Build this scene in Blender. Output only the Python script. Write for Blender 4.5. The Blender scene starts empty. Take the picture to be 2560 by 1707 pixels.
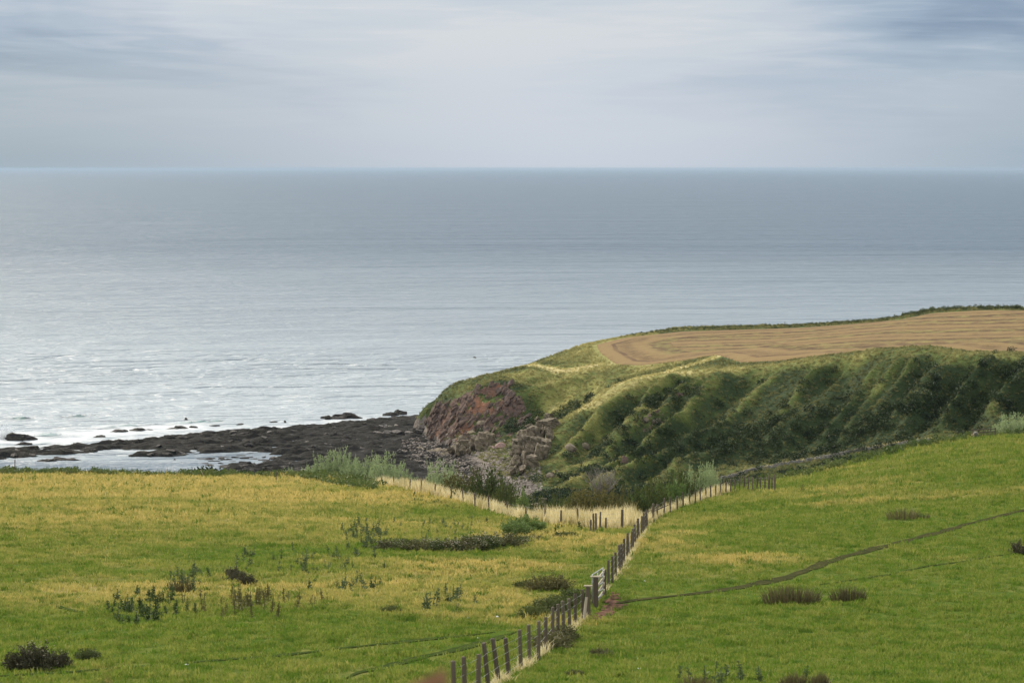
import bpy, math, random
import numpy as np
from mathutils import Vector, Matrix
from mathutils.geometry import delaunay_2d_cdt

rad = math.radians
random.seed(7)
RNG = np.random.default_rng(11)
sc = bpy.context.scene
COL = sc.collection

# ------------------------------------------------------------------ camera
EYE = 66.0                                  # metres above the sea
PW, PH, FPX, HOR = 2560.0, 1707.0, 85.0 / 36.0 * 2560.0, 421.0
PITCH = math.atan((PH / 2 - HOR) / FPX)
cam_d = bpy.data.cameras.new("camera")
cam_d.sensor_width = 36.0
cam_d.lens = 85.0
cam_d.clip_start = 0.5
cam_d.clip_end = 300000.0
cam_d.dof.use_dof = True
cam_d.dof.focus_distance = 330.0
cam_d.dof.aperture_fstop = 2.8
cam = bpy.data.objects.new("camera", cam_d)
COL.objects.link(cam)
cam.location = (0, 0, EYE)
cam.rotation_euler = (math.pi / 2 - PITCH, 0, 0)
sc.camera = cam

# ------------------------------------------------------------------ sky, sun, exposure
SUN_AZ, SUN_EL = rad(-37), rad(30)
SKY_BIG, SKY_FINE = (19.0, 13.6, 0.0), (1.4, 0.6, 2.0)
world = bpy.data.worlds.new("World")
sc.world = world
world.use_nodes = True
WT = world.node_tree
WT.nodes.clear()


def nd(t, kind, **kw):
    n = t.nodes.new(kind)
    for k, v in kw.items():
        setattr(n, k, v)
    return n


def mth(t, op, a, b=None, c=None, clamp=False):
    n = t.nodes.new("ShaderNodeMath")
    n.operation = op
    n.use_clamp = clamp
    for i, v in enumerate((a, b, c)):
        if v is None:
            continue
        if isinstance(v, (int, float)):
            n.inputs[i].default_value = v
        else:
            t.links.new(v, n.inputs[i])
    return n.outputs[0]


def ramp(t, fac, stops, interp="LINEAR"):
    n = t.nodes.new("ShaderNodeValToRGB")
    n.color_ramp.interpolation = interp
    els = n.color_ramp.elements
    while len(els) < len(stops):
        els.new(0.5)
    for e, (p, c) in zip(els, stops):
        e.position = p
        e.color = (c, c, c, 1) if isinstance(c, (int, float)) else (c[0], c[1], c[2], 1)
    if fac is not None:
        t.links.new(fac, n.inputs[0])
    return n.outputs[0]


def mixc(t, fac, a, b, mode="MIX"):
    n = t.nodes.new("ShaderNodeMix")
    n.data_type = "RGBA"
    n.blend_type = mode
    n.clamp_factor = True
    for sock, v in ((n.inputs[0], fac), (n.inputs[6], a), (n.inputs[7], b)):
        if isinstance(v, (int, float)):
            sock.default_value = v
        elif isinstance(v, (tuple, list)):
            sock.default_value = (v[0], v[1], v[2], 1)
        else:
            t.links.new(v, sock)
    return n.outputs[2]


def noise(t, vec, scale, detail=3.0, rough=0.55, dist=0.0):
    n = t.nodes.new("ShaderNodeTexNoise")
    n.inputs["Scale"].default_value = scale
    n.inputs["Detail"].default_value = detail
    n.inputs["Roughness"].default_value = rough
    n.inputs["Distortion"].default_value = dist
    if vec is not None:
        t.links.new(vec, n.inputs["Vector"])
    return n.outputs[0]


def mapping(t, vec, scale=(1, 1, 1), loc=(0, 0, 0), rot=(0, 0, 0)):
    n = t.nodes.new("ShaderNodeMapping")
    n.inputs["Scale"].default_value = scale
    n.inputs["Location"].default_value = loc
    n.inputs["Rotation"].default_value = rot
    t.links.new(vec, n.inputs["Vector"])
    return n.outputs[0]


def build_sky():
    t = WT
    out = nd(t, "ShaderNodeOutputWorld")
    bg = nd(t, "ShaderNodeBackground")
    bg.inputs[1].default_value = 0.1
    t.links.new(bg.outputs[0], out.inputs[0])
    sky = nd(t, "ShaderNodeTexSky", sky_type="NISHITA")
    sky.sun_disc = False
    sky.sun_elevation = SUN_EL
    sky.sun_rotation = SUN_AZ
    sky.air_density = 1.0
    sky.dust_density = 2.0
    tc = nd(t, "ShaderNodeTexCoord")
    sep = nd(t, "ShaderNodeSeparateXYZ")
    t.links.new(tc.outputs["Generated"], sep.inputs[0])
    x, y, z = sep.outputs
    zc = mth(t, "MAXIMUM", z, 0.0)
    # the cloud sheet lies on a plane overhead, so it foreshortens towards the horizon
    den = mth(t, "ADD", zc, 0.09)
    comb = nd(t, "ShaderNodeCombineXYZ")
    t.links.new(mth(t, "DIVIDE", x, den), comb.inputs[0])
    t.links.new(mth(t, "DIVIDE", y, den), comb.inputs[1])
    big = noise(t, mapping(t, comb.outputs[0], (0.75, 0.40, 1), SKY_BIG), 1.0, 4, 0.5, 0.6)
    fine = noise(t, mapping(t, comb.outputs[0], (1.7, 2.4, 1), SKY_FINE), 1.0, 6, 0.55, 0.8)
    cover = mth(t, "ADD", mth(t, "MULTIPLY", big, 0.76), mth(t, "MULTIPLY", fine, 0.24))
    # a heavier bank of cloud stands over the far side of the bay, a lighter one to the other side
    bank = mth(t, "MULTIPLY", ramp(t, x, [(0.05, 0.0), (0.24, 1.0)], "EASE"), ramp(t, zc, [(0.02, 0.0), (0.065, 1.0)], "EASE"))
    bank2 = mth(t, "MULTIPLY", ramp(t, mth(t, "MULTIPLY", x, -1.0), [(0.0, 0.0), (0.16, 1.0)], "EASE"), ramp(t, zc, [(0.02, 0.0), (0.05, 1.0), (0.075, 0.1)], "EASE"))
    cover = mth(t, "MULTIPLY_ADD", mth(t, "SUBTRACT", cover, 0.5), 0.74, 0.505)
    cover = mth(t, "SUBTRACT", cover, mth(t, "ADD", mth(t, "MULTIPLY", bank, 0.165), mth(t, "MULTIPLY", bank2, 0.035)))
    # thin bright cloud low over the water, in the middle of the bay
    ax = mth(t, "SUBTRACT", x, 0.03)
    glow = mth(t, "POWER", 2.718, mth(t, "MULTIPLY", mth(t, "MULTIPLY", ax, ax), -34.0))
    glow = mth(t, "MULTIPLY", glow, mth(t, "MAXIMUM", y, 0.0))
    wisp = ramp(t, noise(t, mapping(t, comb.outputs[0], (2.2, 4.2, 1), (6.4, 2.2, 1.0)), 1.0, 7, 0.58, 1.0), [(0.50, 0.0), (0.70, 1.0)])
    cover = mth(t, "ADD", cover, mth(t, "MULTIPLY", wisp, 0.045))
    cl = nd(t, "ShaderNodeValToRGB")
    e = cl.color_ramp.elements
    while len(e) < 4:
        e.new(0.5)
    for el, (p, c) in zip(e, ((0.33, (0.165, 0.25, 0.38)), (0.45, (0.34, 0.44, 0.565)), (0.55, (0.515, 0.585, 0.68)), (0.66, (0.63, 0.675, 0.725)))):
        el.position = p
        el.color = (c[0], c[1], c[2], 1)
    t.links.new(mth(t, "ADD", cover, mth(t, "MULTIPLY", glow, 0.11)), cl.inputs[0])
    # pale haze band just above the horizon
    hz = ramp(t, zc, [(0.0, 1.0), (0.026, 0.72), (0.06, 0.0)], "EASE")
    hcol = mixc(t, glow, (0.28, 0.385, 0.47), (0.575, 0.64, 0.735))
    cloud = mixc(t, hz, cl.outputs[0], hcol)
    # the sheet thins overhead and lets more light through
    up = ramp(t, zc, [(0.075, 0.0), (0.32, 1.0)])
    cloud = mixc(t, mth(t, "MULTIPLY", up, 0.85), cloud, (1.72, 1.77, 1.83))
    mul = nd(t, "ShaderNodeVectorMath", operation="SCALE")
    mul.inputs[3].default_value = 10.0
    t.links.new(cloud, mul.inputs[0])
    col = mixc(t, 0.93, sky.outputs[0], mul.outputs[0])
    t.links.new(col, bg.inputs[0])


build_sky()
sun_d = bpy.data.lights.new("sun", "SUN")
sun_d.energy = 4.6
sun_d.angle = rad(4.0)
sun_d.color = (1.0, 0.90, 0.74)
sun = bpy.data.objects.new("sun", sun_d)
COL.objects.link(sun)
SUN_V = Vector((math.sin(SUN_AZ) * math.cos(SUN_EL), math.cos(SUN_AZ) * math.cos(SUN_EL), math.sin(SUN_EL)))
sun.rotation_euler = SUN_V.to_track_quat("Z", "Y").to_euler()
sun.location = SUN_V * 500
sc.view_settings.view_transform = "Standard"
sc.view_settings.look = "None"
sc.view_settings.exposure = 0.04
sc.view_settings.gamma = 1.0
sc.view_settings.use_curve_mapping = False
sc.render.engine = "CYCLES"
sc.cycles.use_denoising = True
sc.cycles.use_adaptive_sampling = False
sc.cycles.sample_clamp_direct = 3.0
sc.cycles.sample_clamp_indirect = 2.0
sc.cycles.max_bounces = 5
sc.cycles.diffuse_bounces = 2
sc.cycles.glossy_bounces = 2
sc.cycles.transmission_bounces = 3
sc.cycles.transparent_max_bounces = 6
sc.cycles.volume_bounces = 0

# ------------------------------------------------------------------ noise and geometry helpers


def _hash(ix, iy, seed):
    h = (ix.astype(np.int64) * 374761393 + iy.astype(np.int64) * 668265263 + seed * 1442695041) & 0xFFFFFFFF
    h = ((h ^ (h >> 13)) * 1274126177) & 0xFFFFFFFF
    return (h ^ (h >> 16)) & 0xFFFFFFFF


def pnoise(x, y, seed=0):
    x = np.asarray(x, float)
    y = np.asarray(y, float)
    x0 = np.floor(x)
    y0 = np.floor(y)
    fx, fy = x - x0, y - y0
    u = fx * fx * fx * (fx * (fx * 6 - 15) + 10)
    v = fy * fy * fy * (fy * (fy * 6 - 15) + 10)

    def g(ix, iy, dx, dy):
        a = _hash(ix, iy, seed) / 4294967296.0 * 2 * math.pi
        return np.cos(a) * dx + np.sin(a) * dy
    n00 = g(x0, y0, fx, fy)
    n10 = g(x0 + 1, y0, fx - 1, fy)
    n01 = g(x0, y0 + 1, fx, fy - 1)
    n11 = g(x0 + 1, y0 + 1, fx - 1, fy - 1)
    return ((n00 * (1 - u) + n10 * u) * (1 - v) + (n01 * (1 - u) + n11 * u) * v) * 1.5


def fbm(x, y, seed=0, octv=4, gain=0.5):
    s, a = 0, 1.0
    for i in range(octv):
        s = s + a * pnoise(x * 2 ** i, y * 2 ** i, seed + i * 17)
        a *= gain
    return s


def sstep(a, b, x):
    t = np.clip((np.asarray(x, float) - a) / (b - a), 0, 1)
    return t * t * (3 - 2 * t)


def tanpx(py):
    v = (PH / 2 - py) / FPX
    c, s = math.cos(PITCH), math.sin(PITCH)
    return (v * c - s) / (c + v * s)


def P(px, py, d):
    """the point of the place, d metres out, that the sight line through a place in the photograph meets"""
    v = (PH / 2 - py) / FPX
    k = d / (math.cos(PITCH) + v * math.sin(PITCH))
    return (k * (px - PW / 2) / FPX, d, EYE + d * tanpx(py))


def Pz(px, py, z):
    return P(px, py, (EYE - z) / -tanpx(py))


def in_poly(x, y, poly):
    inside = np.zeros(np.shape(x), bool)
    n = len(poly)
    for i in range(n):
        x1, y1 = poly[i][0], poly[i][1]
        x2, y2 = poly[(i + 1) % n][0], poly[(i + 1) % n][1]
        if y1 == y2:
            continue
        c = ((y1 > y) != (y2 > y)) & (x < (x2 - x1) * (y - y1) / (y2 - y1) + x1)
        inside ^= c
    return inside


def dist_line(x, y, line, closed=False):
    best = np.full(np.shape(x), 1e9)
    n = len(line)
    for i in range(n if closed else n - 1):
        ax, ay = line[i][0], line[i][1]
        bx, by = line[(i + 1) % n][0], line[(i + 1) % n][1]
        dx, dy = bx - ax, by - ay
        L = dx * dx + dy * dy + 1e-9
        t = np.clip(((x - ax) * dx + (y - ay) * dy) / L, 0, 1)
        best = np.minimum(best, np.hypot(x - ax - t * dx, y - ay - t * dy))
    return best


def densify(line, step):
    out = []
    for a, b in zip(line[:-1], line[1:]):
        n = max(1, int(math.dist(a[:2], b[:2]) / step))
        for i in range(n):
            t = i / n
            out.append(tuple(a[k] + (b[k] - a[k]) * t for k in range(len(a))))
    out.append(line[-1])
    return out


def tag(o, label=None, cat=None, group=None, kind=None):
    if label:
        o["label"] = label
    if cat:
        o["category"] = cat
    if group:
        o["group"] = group
    if kind:
        o["kind"] = kind
    return o


def mesh_of(name, V, F, mat=None, smooth=False, attrs=None):
    me = bpy.data.meshes.new(name)
    if isinstance(F, np.ndarray):
        V = np.asarray(V, np.float32)
        k = F.shape[1]
        me.vertices.add(len(V))
        me.vertices.foreach_set("co", V.ravel())
        me.loops.add(F.size)
        me.loops.foreach_set("vertex_index", F.ravel().astype(np.int32))
        me.polygons.add(len(F))
        me.polygons.foreach_set("loop_start", np.arange(0, F.size, k, dtype=np.int32))
        me.update(calc_edges=True)
    else:
        me.from_pydata([tuple(v) for v in V], [], [tuple(f) for f in F])
        me.update()
    if smooth:
        me.polygons.foreach_set("use_smooth", np.ones(len(me.polygons), bool))
    if mat is not None:
        for m in mat if isinstance(mat, (list, tuple)) else [mat]:
            me.materials.append(m)
    for k, a in (attrs or {}).items():
        at = me.attributes.new(k, "FLOAT", "POINT")
        at.data.foreach_set("value", np.asarray(a, np.float32).ravel())
    return me


def obj(name, me, parent=None, loc=None, rot=None, scale=None, link=True):
    o = bpy.data.objects.new(name, me)
    if link:
        COL.objects.link(o)
    if parent is not None:
        o.parent = parent
    if loc is not None:
        o.location = loc
    if rot is not None:
        o.rotation_euler = rot
    if scale is not None:
        o.scale = (scale,) * 3 if isinstance(scale, (int, float)) else scale
    return o


def empty(name, loc=(0, 0, 0), rz=0.0):
    o = bpy.data.objects.new(name, None)
    COL.objects.link(o)
    o.location = loc
    o.rotation_euler = (0, 0, rz)
    return o


# ------------------------------------------------------------------ materials


def new_mat(name):
    m = bpy.data.materials.new(name)
    m.use_nodes = True
    t = m.node_tree
    t.nodes.clear()
    out = nd(t, "ShaderNodeOutputMaterial")
    b = nd(t, "ShaderNodeBsdfPrincipled")
    t.links.new(b.outputs[0], out.inputs[0])
    b.inputs["Specular IOR Level"].default_value = 0.25
    return m, t, b, out


def pos(t):
    return nd(t, "ShaderNodeNewGeometry").outputs["Position"]


def attr(t, name, kind="GEOMETRY"):
    a = nd(t, "ShaderNodeAttribute")
    a.attribute_name = name
    a.attribute_type = kind
    return a.outputs["Fac"]


def bump(t, b, height, strength=0.5, dist=0.1):
    n = nd(t, "ShaderNodeBump")
    n.inputs["Strength"].default_value = strength
    n.inputs["Distance"].default_value = dist
    t.links.new(height, n.inputs["Height"])
    t.links.new(n.outputs[0], b.inputs["Normal"])
    return n


def leaf_mat(name, c1, c2, trans=0.35, rough=0.6, per="rand", attr_mix=None, mottle=0.0):
    """two-sided leaf: diffuse with some light let through; colour varies from plant to plant and leaf to leaf"""
    m, t, b, out = new_mat(name)
    if attr_mix:
        f = mth(t, "ADD", mth(t, "MULTIPLY", nd(t, "ShaderNodeObjectInfo").outputs["Random"], 0.35), mth(t, "MULTIPLY", attr(t, attr_mix, "INSTANCER"), 0.75), clamp=True)
    else:
        f = mth(t, "ADD", mth(t, "MULTIPLY", nd(t, "ShaderNodeObjectInfo").outputs["Random"], 0.5), mth(t, "MULTIPLY", nd(t, "ShaderNodeNewGeometry").outputs["Random Per Island"], 0.5))
    c = mixc(t, f, c1, c2)
    if mottle:
        # ranker and poorer clumps of grass
        pn = noise(t, mapping(t, pos(t), (1.0, 0.8, 1.0)), mottle, 5, 0.7)
        c = mixc(t, ramp(t, pn, [(0.36, 1.0), (0.52, 0.0)]), c, (c1[0] * 0.70, c1[1] * 0.76, c1[2] * 0.85))
    t.links.new(c, b.inputs["Base Color"])
    b.inputs["Roughness"].default_value = rough
    b.inputs["Specular IOR Level"].default_value = 0.12
    if trans > 0:
        tr = nd(t, "ShaderNodeBsdfTranslucent")
        t.links.new(c, tr.inputs[0])
        mx = nd(t, "ShaderNodeMixShader")
        mx.inputs[0].default_value = trans
        t.links.new(b.outputs[0], mx.inputs[1])
        t.links.new(tr.outputs[0], mx.inputs[2])
        t.links.new(mx.outputs[0], out.inputs[0])
    return m


def rock_mat(name, c1, c2, c3=None, scale=0.8, bstr=0.7, rough=0.85):
    m, t, b, out = new_mat(name)
    p = pos(t)
    n1 = noise(t, p, scale, 5, 0.65)
    n2 = noise(t, p, scale * 4.5, 4, 0.6)
    c = mixc(t, ramp(t, n1, [(0.35, 0.0), (0.65, 1.0)]), c1, c2)
    if c3:
        c = mixc(t, ramp(t, noise(t, p, scale * 2.3, 4, 0.6), [(0.52, 0.0), (0.68, 1.0)]), c, c3)
    t.links.new(c, b.inputs["Base Color"])
    b.inputs["Roughness"].default_value = rough
    bump(t, b, mth(t, "ADD", n1, mth(t, "MULTIPLY", n2, 0.5)), bstr, 0.4)
    return m


def wood_mat(name, c1, c2):
    m, t, b, out = new_mat(name)
    tc = nd(t, "ShaderNodeTexCoord").outputs["Object"]
    n1 = noise(t, mapping(t, tc, (25, 25, 2.0)), 1.0, 4, 0.6)
    r = nd(t, "ShaderNodeObjectInfo").outputs["Random"]
    c = mixc(t, n1, c1, c2)
    c = mixc(t, mth(t, "MULTIPLY", r, 0.45), c, (0.16, 0.13, 0.085))
    t.links.new(c, b.inputs["Base Color"])
    b.inputs["Roughness"].default_value = 0.85
    bump(t, b, n1, 0.4, 0.01)
    return m


# ------------------------------------------------------------------ the lie of the land
_py = [-60, -30, 0, 20, 40, 60, 79, 97, 112, 126, 140, 164, 200, 235, 250, 275, 292, 320]
_pz = [68.5, 66.6, 64.2, 60.2, 56.2, 52.6, 49.5, 47.9, 46.6, 45.3, 44.0, 41.9, 38.3, 34.6, 32.8, 30.3, 28.9, 27.4]
_yy = np.arange(-60, 321, 1.0)
_zz = np.interp(_yy, _py, _pz)
_k = np.exp(-0.5 * (np.arange(-12, 13) / 5.0) ** 2)
_k /= _k.sum()
_zz = np.convolve(np.pad(_zz, 12, mode="reflect", reflect_type="odd"), _k, mode="valid")


def z_pasture(x, y):
    z = np.interp(y, _yy, _zz)
    z = z + 5.2 * sstep(14, 60, x) * sstep(110, 275, y)
    z = z - 0.9 * np.exp(-((x - 1.0) / 14.0) ** 2) * np.exp(-((y - 190) / 30.0) ** 2)
    return z


def on_pasture(px, py):
    t = -tanpx(py)
    d = 60.0
    for i in range(900):
        x, y, z = P(px, py, d)
        if z <= float(z_pasture(x, y)):
            return (x, y, float(z_pasture(x, y)))
        d += 0.35
    return (x, y, z)


def edge_pt(px, py, d):
    x, y, z = P(px, py, d)
    return (x, y)


# outer edge of the pastures: beyond it the braes drop to the beach and the den
def belt_pt(px, py, out):
    x, y, z = on_pasture(px, py)
    return (x, y + out)


EDGE = [(-190, 300), (-120, 300), edge_pt(0, 1175, 297), edge_pt(300, 1180, 294), edge_pt(600, 1190, 290), edge_pt(860, 1192, 286), belt_pt(940, 1214, 12.0),
        belt_pt(1053, 1235, 10.0), belt_pt(1128, 1249, 8.5), belt_pt(1188, 1268, 7.5), belt_pt(1268, 1290, 6.5), belt_pt(1362, 1308, 6.0), belt_pt(1445, 1315, 6.5),
        belt_pt(1555, 1312, 7.0), belt_pt(1620, 1292, 3.0), belt_pt(1700, 1264, 4.0), belt_pt(1765, 1236, 5.0), edge_pt(1840, 1172, 240), edge_pt(2000, 1135, 254), edge_pt(2200, 1105, 268),
        edge_pt(2490, 1082, 281), edge_pt(2700, 1070, 292), (100, 306), (160, 325), (240, 345)]
EDGE_POLY = [(-190, -80)] + EDGE + [(240, -80)]

pts = []


def add_line(line, step=4.0):
    pts.extend(densify([tuple(p) for p in line], step))


for gx in np.arange(-185, 236, 12.0):
    for gy in np.arange(-60, 345, 10.0):
        if bool(in_poly(np.array(gx), np.array(gy), EDGE_POLY)) and float(dist_line(np.array(gx), np.array(gy), EDGE)) > 5:
            pts.append((gx, gy, float(z_pasture(gx, min(gy, 318)))))
add_line([(x, y, float(z_pasture(x, min(y, 318)))) for x, y in densify(EDGE, 5.0)], 5.0)
# the bank falls away steeply just beyond the edge
add_line([(x, y + 13, float(z_pasture(x, min(y, 318))) - 5.5) for x, y in densify(EDGE[2:-3], 6.0)], 6.0)
# den floor and brae foot
DEN = [(-190, 395, 1.5), (-80, 400, 1.5), (-30, 405, 1.8), (-8, 430, 2.0), (0, 462, 2.4), (8, 458, 3.0), (28, 452, 3.5), (48, 455, 4.5), (66, 452, 7.0),
       (92, 430, 11), (120, 410, 16), (170, 400, 22), (240, 400, 28)]
add_line(DEN, 6)
add_line([(-190, 335, 16), (-80, 338, 16), (-25, 335, 17), (-2, 320, 19), (12, 300, 22), (30, 300, 24), (52, 325, 22), (80, 345, 24), (120, 350, 28)], 8)
# headland: seaward skyline and its fall to the water
SKY = [P(1058, 1050, 586), P(1075, 1008, 588), P(1100, 977, 590), P(1150, 952, 592), P(1240, 931, 598), P(1300, 919, 606), P(1380, 887, 618),
       P(1450, 861, 632), P(1560, 839, 652), P(1700, 816, 668), P(2000, 810, 664), P(2200, 798, 660), P(2280, 785, 655), P(2330, 770, 650),
       P(2450, 766, 646), P(2620, 768, 644), P(3100, 766, 640)]
add_line(SKY, 4)
add_line([(p[0] - 8, p[1] + 16, -3.5) if i > 0 else (p[0] - 5, p[1] + 8, -3.5) for i, p in enumerate(SKY)], 5)
add_line([(p[0] - 4, p[1] + 6, p[2] * 0.82) for p in SKY[2:]], 5)
add_line([(-22.5, 586, -1.5), (-23, 594, -3)], 3)
# red cliff: rim and foot
RIM = [P(1082, 1020, 584), P(1100, 1002, 581), P(1150, 985, 575), P(1200, 962, 570), P(1245, 949, 569), P(1280, 957, 567), P(1300, 985, 563), P(1315, 1020, 560), P(1325, 1052, 556)]
FOOT = [Pz(1061, 1080, 1.0), Pz(1068, 1093, 1.5), Pz(1105, 1101, 2.2), Pz(1145, 1112, 2.6), Pz(1180, 1112, 3.0), Pz(1215, 1108, 3.6), Pz(1250, 1112, 4.0), Pz(1285, 1115, 5.0)]
add_line(RIM, 3)
add_line(FOOT, 3)
# grass bowl, path and gully between cliff and slope
add_line([P(1250, 938, 585), P(1300, 930, 584), P(1400, 930, 584), P(1480, 917, 586), P(1560, 905, 584)], 5)
add_line([P(1330, 965, 574), P(1400, 955, 572), P(1470, 935, 570)], 5)
add_line([Pz(1285, 1115, 5.0), P(1330, 1062, 555), P(1390, 1020, 562), P(1430, 985, 566)], 4)
add_line([P(1400, 1062, 545), P(1440, 1030, 552), P(1490, 985, 558), P(1540, 950, 562)], 4)
# crest of the spur and of the long slope
CREST = [Pz(1313, 1195, 2.5), P(1354, 1134, 516), P(1400, 1080, 526), P(1436, 1042, 532), P(1490, 1000, 538), P(1545, 955, 544), P(1600, 943, 547), P(1662, 934, 548),
         P(1785, 925, 545), P(1880, 919, 540), P(2068, 897, 528), P(2200, 879, 518), P(2256, 871, 514), P(2314, 873, 510), P(2372, 884, 503), P(2560, 887, 490), P(2750, 885, 478), P(3100, 880, 460)]
add_line(CREST, 4)
# plateau
FIELD = [P(1487, 862, 626), P(1500, 885, 604), P(1540, 912, 581), P(1600, 914, 574), P(1700, 903, 572), P(1790, 888, 574), P(1850, 908, 556), P(1960, 903, 546),
         P(2060, 888, 540), P(2200, 870, 528), P(2330, 864, 520), P(2420, 878, 510), P(2560, 880, 499), P(2750, 878, 488), P(3000, 875, 478),
         P(3000, 776, 628), P(2620, 777, 632), P(2450, 776, 634), P(2330, 783, 636), P(2280, 797, 640), P(2200, 806, 646), P(2000, 820, 650), P(1700, 829, 652), P(1560, 845, 644)]
add_line([(x, y, z) for x, y, z in FIELD], 6)
add_line([P(1350, 905, 596), P(1430, 895, 600), P(1470, 880, 612)], 5)
# foot of the long slope
SFOOT = [Pz(1313, 1215, 2.0), Pz(1400, 1232, 2.8), Pz(1500, 1230, 3.2), Pz(1600, 1215, 3.8), Pz(1750, 1190, 4.8), Pz(1900, 1152, 6.2), Pz(2050, 1132, 8.5), Pz(2250, 1112, 12), Pz(2500, 1088, 16), Pz(2750, 1078, 20), Pz(3000, 1070, 24)]
add_line(SFOOT, 4)
# little beach below the crag and the rock platform
add_line([Pz(1290, 1185, 3.0), Pz(1240, 1150, 3.0), Pz(1180, 1140, 2.4), Pz(1060, 1130, 1.6), Pz(900, 1130, 1.2)], 5)
for gx in np.arange(-185, -6, 12.0):
    for gy in np.arange(425, 580, 12.0):
        if not bool(in_poly(np.array(gx), np.array(gy), [(-30, 600), (-6, 530), (10, 520), (10, 640)])):
            pts.append((gx, gy, 1.2 - (gy - 425) / 155 * 2.2))
add_line([(-190, 612, -4), (-110, 614, -4), (-40, 622, -4), (-30, 625, -4)], 8)
add_line([(-190, 720, -6), (-20, 720, -6), (60, 720, -6), (240, 720, -6)], 12)

GX0, GX1, GY0, GY1, GS = -190.0, 240.0, -60.0, 720.0, 0.75
nx, ny = int((GX1 - GX0) / GS) + 1, int((GY1 - GY0) / GS) + 1
gxs = GX0 + np.arange(nx) * GS
gys = GY0 + np.arange(ny) * GS


def rasterise(points):
    uniq = {}
    for p in points:
        uniq[(round(p[0], 1), round(p[1], 1))] = p[2]
    for cx in (GX0 - 2, GX1 + 2):
        for cy in (GY0 - 2, GY1 + 2):
            uniq[(cx, cy)] = -6.0 if cy > 0 else 68.0
    xy = list(uniq.keys())
    zs = [uniq[k] for k in xy]
    vv, ee, ff, ov, oe, of = delaunay_2d_cdt([Vector(p) for p in xy], [], [], 0, 1e-4)
    zv = [zs[o[0]] if o else 0.0 for o in ov]
    Z = np.full((ny, nx), -6.0)
    for f in ff:
        a, b, c = (vv[i] for i in f)
        i0 = max(0, int(math.floor((min(a.x, b.x, c.x) - GX0) / GS)))
        i1 = min(nx - 1, int(math.ceil((max(a.x, b.x, c.x) - GX0) / GS)))
        j0 = max(0, int(math.floor((min(a.y, b.y, c.y) - GY0) / GS)))
        j1 = min(ny - 1, int(math.ceil((max(a.y, b.y, c.y) - GY0) / GS)))
        if i1 < i0 or j1 < j0:
            continue
        X, Y = np.meshgrid(gxs[i0:i1 + 1], gys[j0:j1 + 1])
        det = (b.y - c.y) * (a.x - c.x) + (c.x - b.x) * (a.y - c.y)
        if abs(det) < 1e-9:
            continue
        l1 = ((b.y - c.y) * (X - c.x) + (c.x - b.x) * (Y - c.y)) / det
        l2 = ((c.y - a.y) * (X - c.x) + (a.x - c.x) * (Y - c.y)) / det
        l3 = 1 - l1 - l2
        ins = (l1 >= -1e-6) & (l2 >= -1e-6) & (l3 >= -1e-6)
        S = Z[j0:j1 + 1, i0:i1 + 1]
        S[ins] = (l1 * zv[f[0]] + l2 * zv[f[1]] + l3 * zv[f[2]])[ins]
    return Z


def blur(Z, s):
    r = int(s * 3 / GS) + 1
    k = np.exp(-0.5 * (np.arange(-r, r + 1) * GS / s) ** 2)
    k /= k.sum()
    Zp = np.pad(Z, ((r, r), (0, 0)), mode="edge")
    Z = sum(k[i] * Zp[i:i + Z.shape[0]] for i in range(2 * r + 1))
    Zp = np.pad(Z, ((0, 0), (r, r)), mode="edge")
    return sum(k[i] * Zp[:, i:i + Z.shape[1]] for i in range(2 * r + 1))


XX, YY = np.meshgrid(gxs, gys)
Z0 = rasterise(pts)
PAST = in_poly(XX, YY, EDGE_POLY)
d_edge = dist_line(XX, YY, EDGE)
Zs = blur(Z0, 1.3)
# pasture: exact rolling surface, blended into the rest over a few metres at its edge
wp = np.where(PAST, sstep(0, 2.2, d_edge), 0.0)
ZP = z_pasture(XX, np.minimum(YY, 318)) + 0.10 * fbm(XX / 9, YY / 9, 5, 3) + 0.25 * fbm(XX / 40, YY / 40, 9, 2)
ZZ = Zs * (1 - wp) + ZP * wp
# zones of the headland
FIELD_XY = [(p[0], p[1]) for p in FIELD]
SLOPE_POLY = [(p[0], p[1]) for p in CREST] + [(p[0], p[1]) for p in reversed(SFOOT)]
CLIFF_POLY = [(p[0], p[1]) for p in RIM] + [(p[0], p[1]) for p in reversed(FOOT)]
BOWL_POLY = [P(1240, 940, 590)[:2], P(1480, 915, 588)[:2]] + [(p[0], p[1]) for p in reversed(CREST[1:7])] + [Pz(1290, 1190, 3)[:2], Pz(1285, 1115, 5.0)[:2]] + [(p[0], p[1]) for p in reversed(RIM[4:])]


def soft(poly, a, b):
    d = dist_line(XX, YY, poly, True)
    s = np.where(in_poly(XX, YY, poly), d, -d)
    return sstep(a, b, s)


HEAD = YY > 440
w_slope = np.where(HEAD, soft(SLOPE_POLY, 0.5, 9), 0.0)
w_cliff = np.where(HEAD, soft(CLIFF_POLY, -2.0, 1.5), 0.0)
w_bowl = np.where(HEAD, soft(BOWL_POLY, 0, 6), 0.0)
w_field = np.where(HEAD, soft(FIELD_XY, -3, 2), 0.0)
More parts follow.
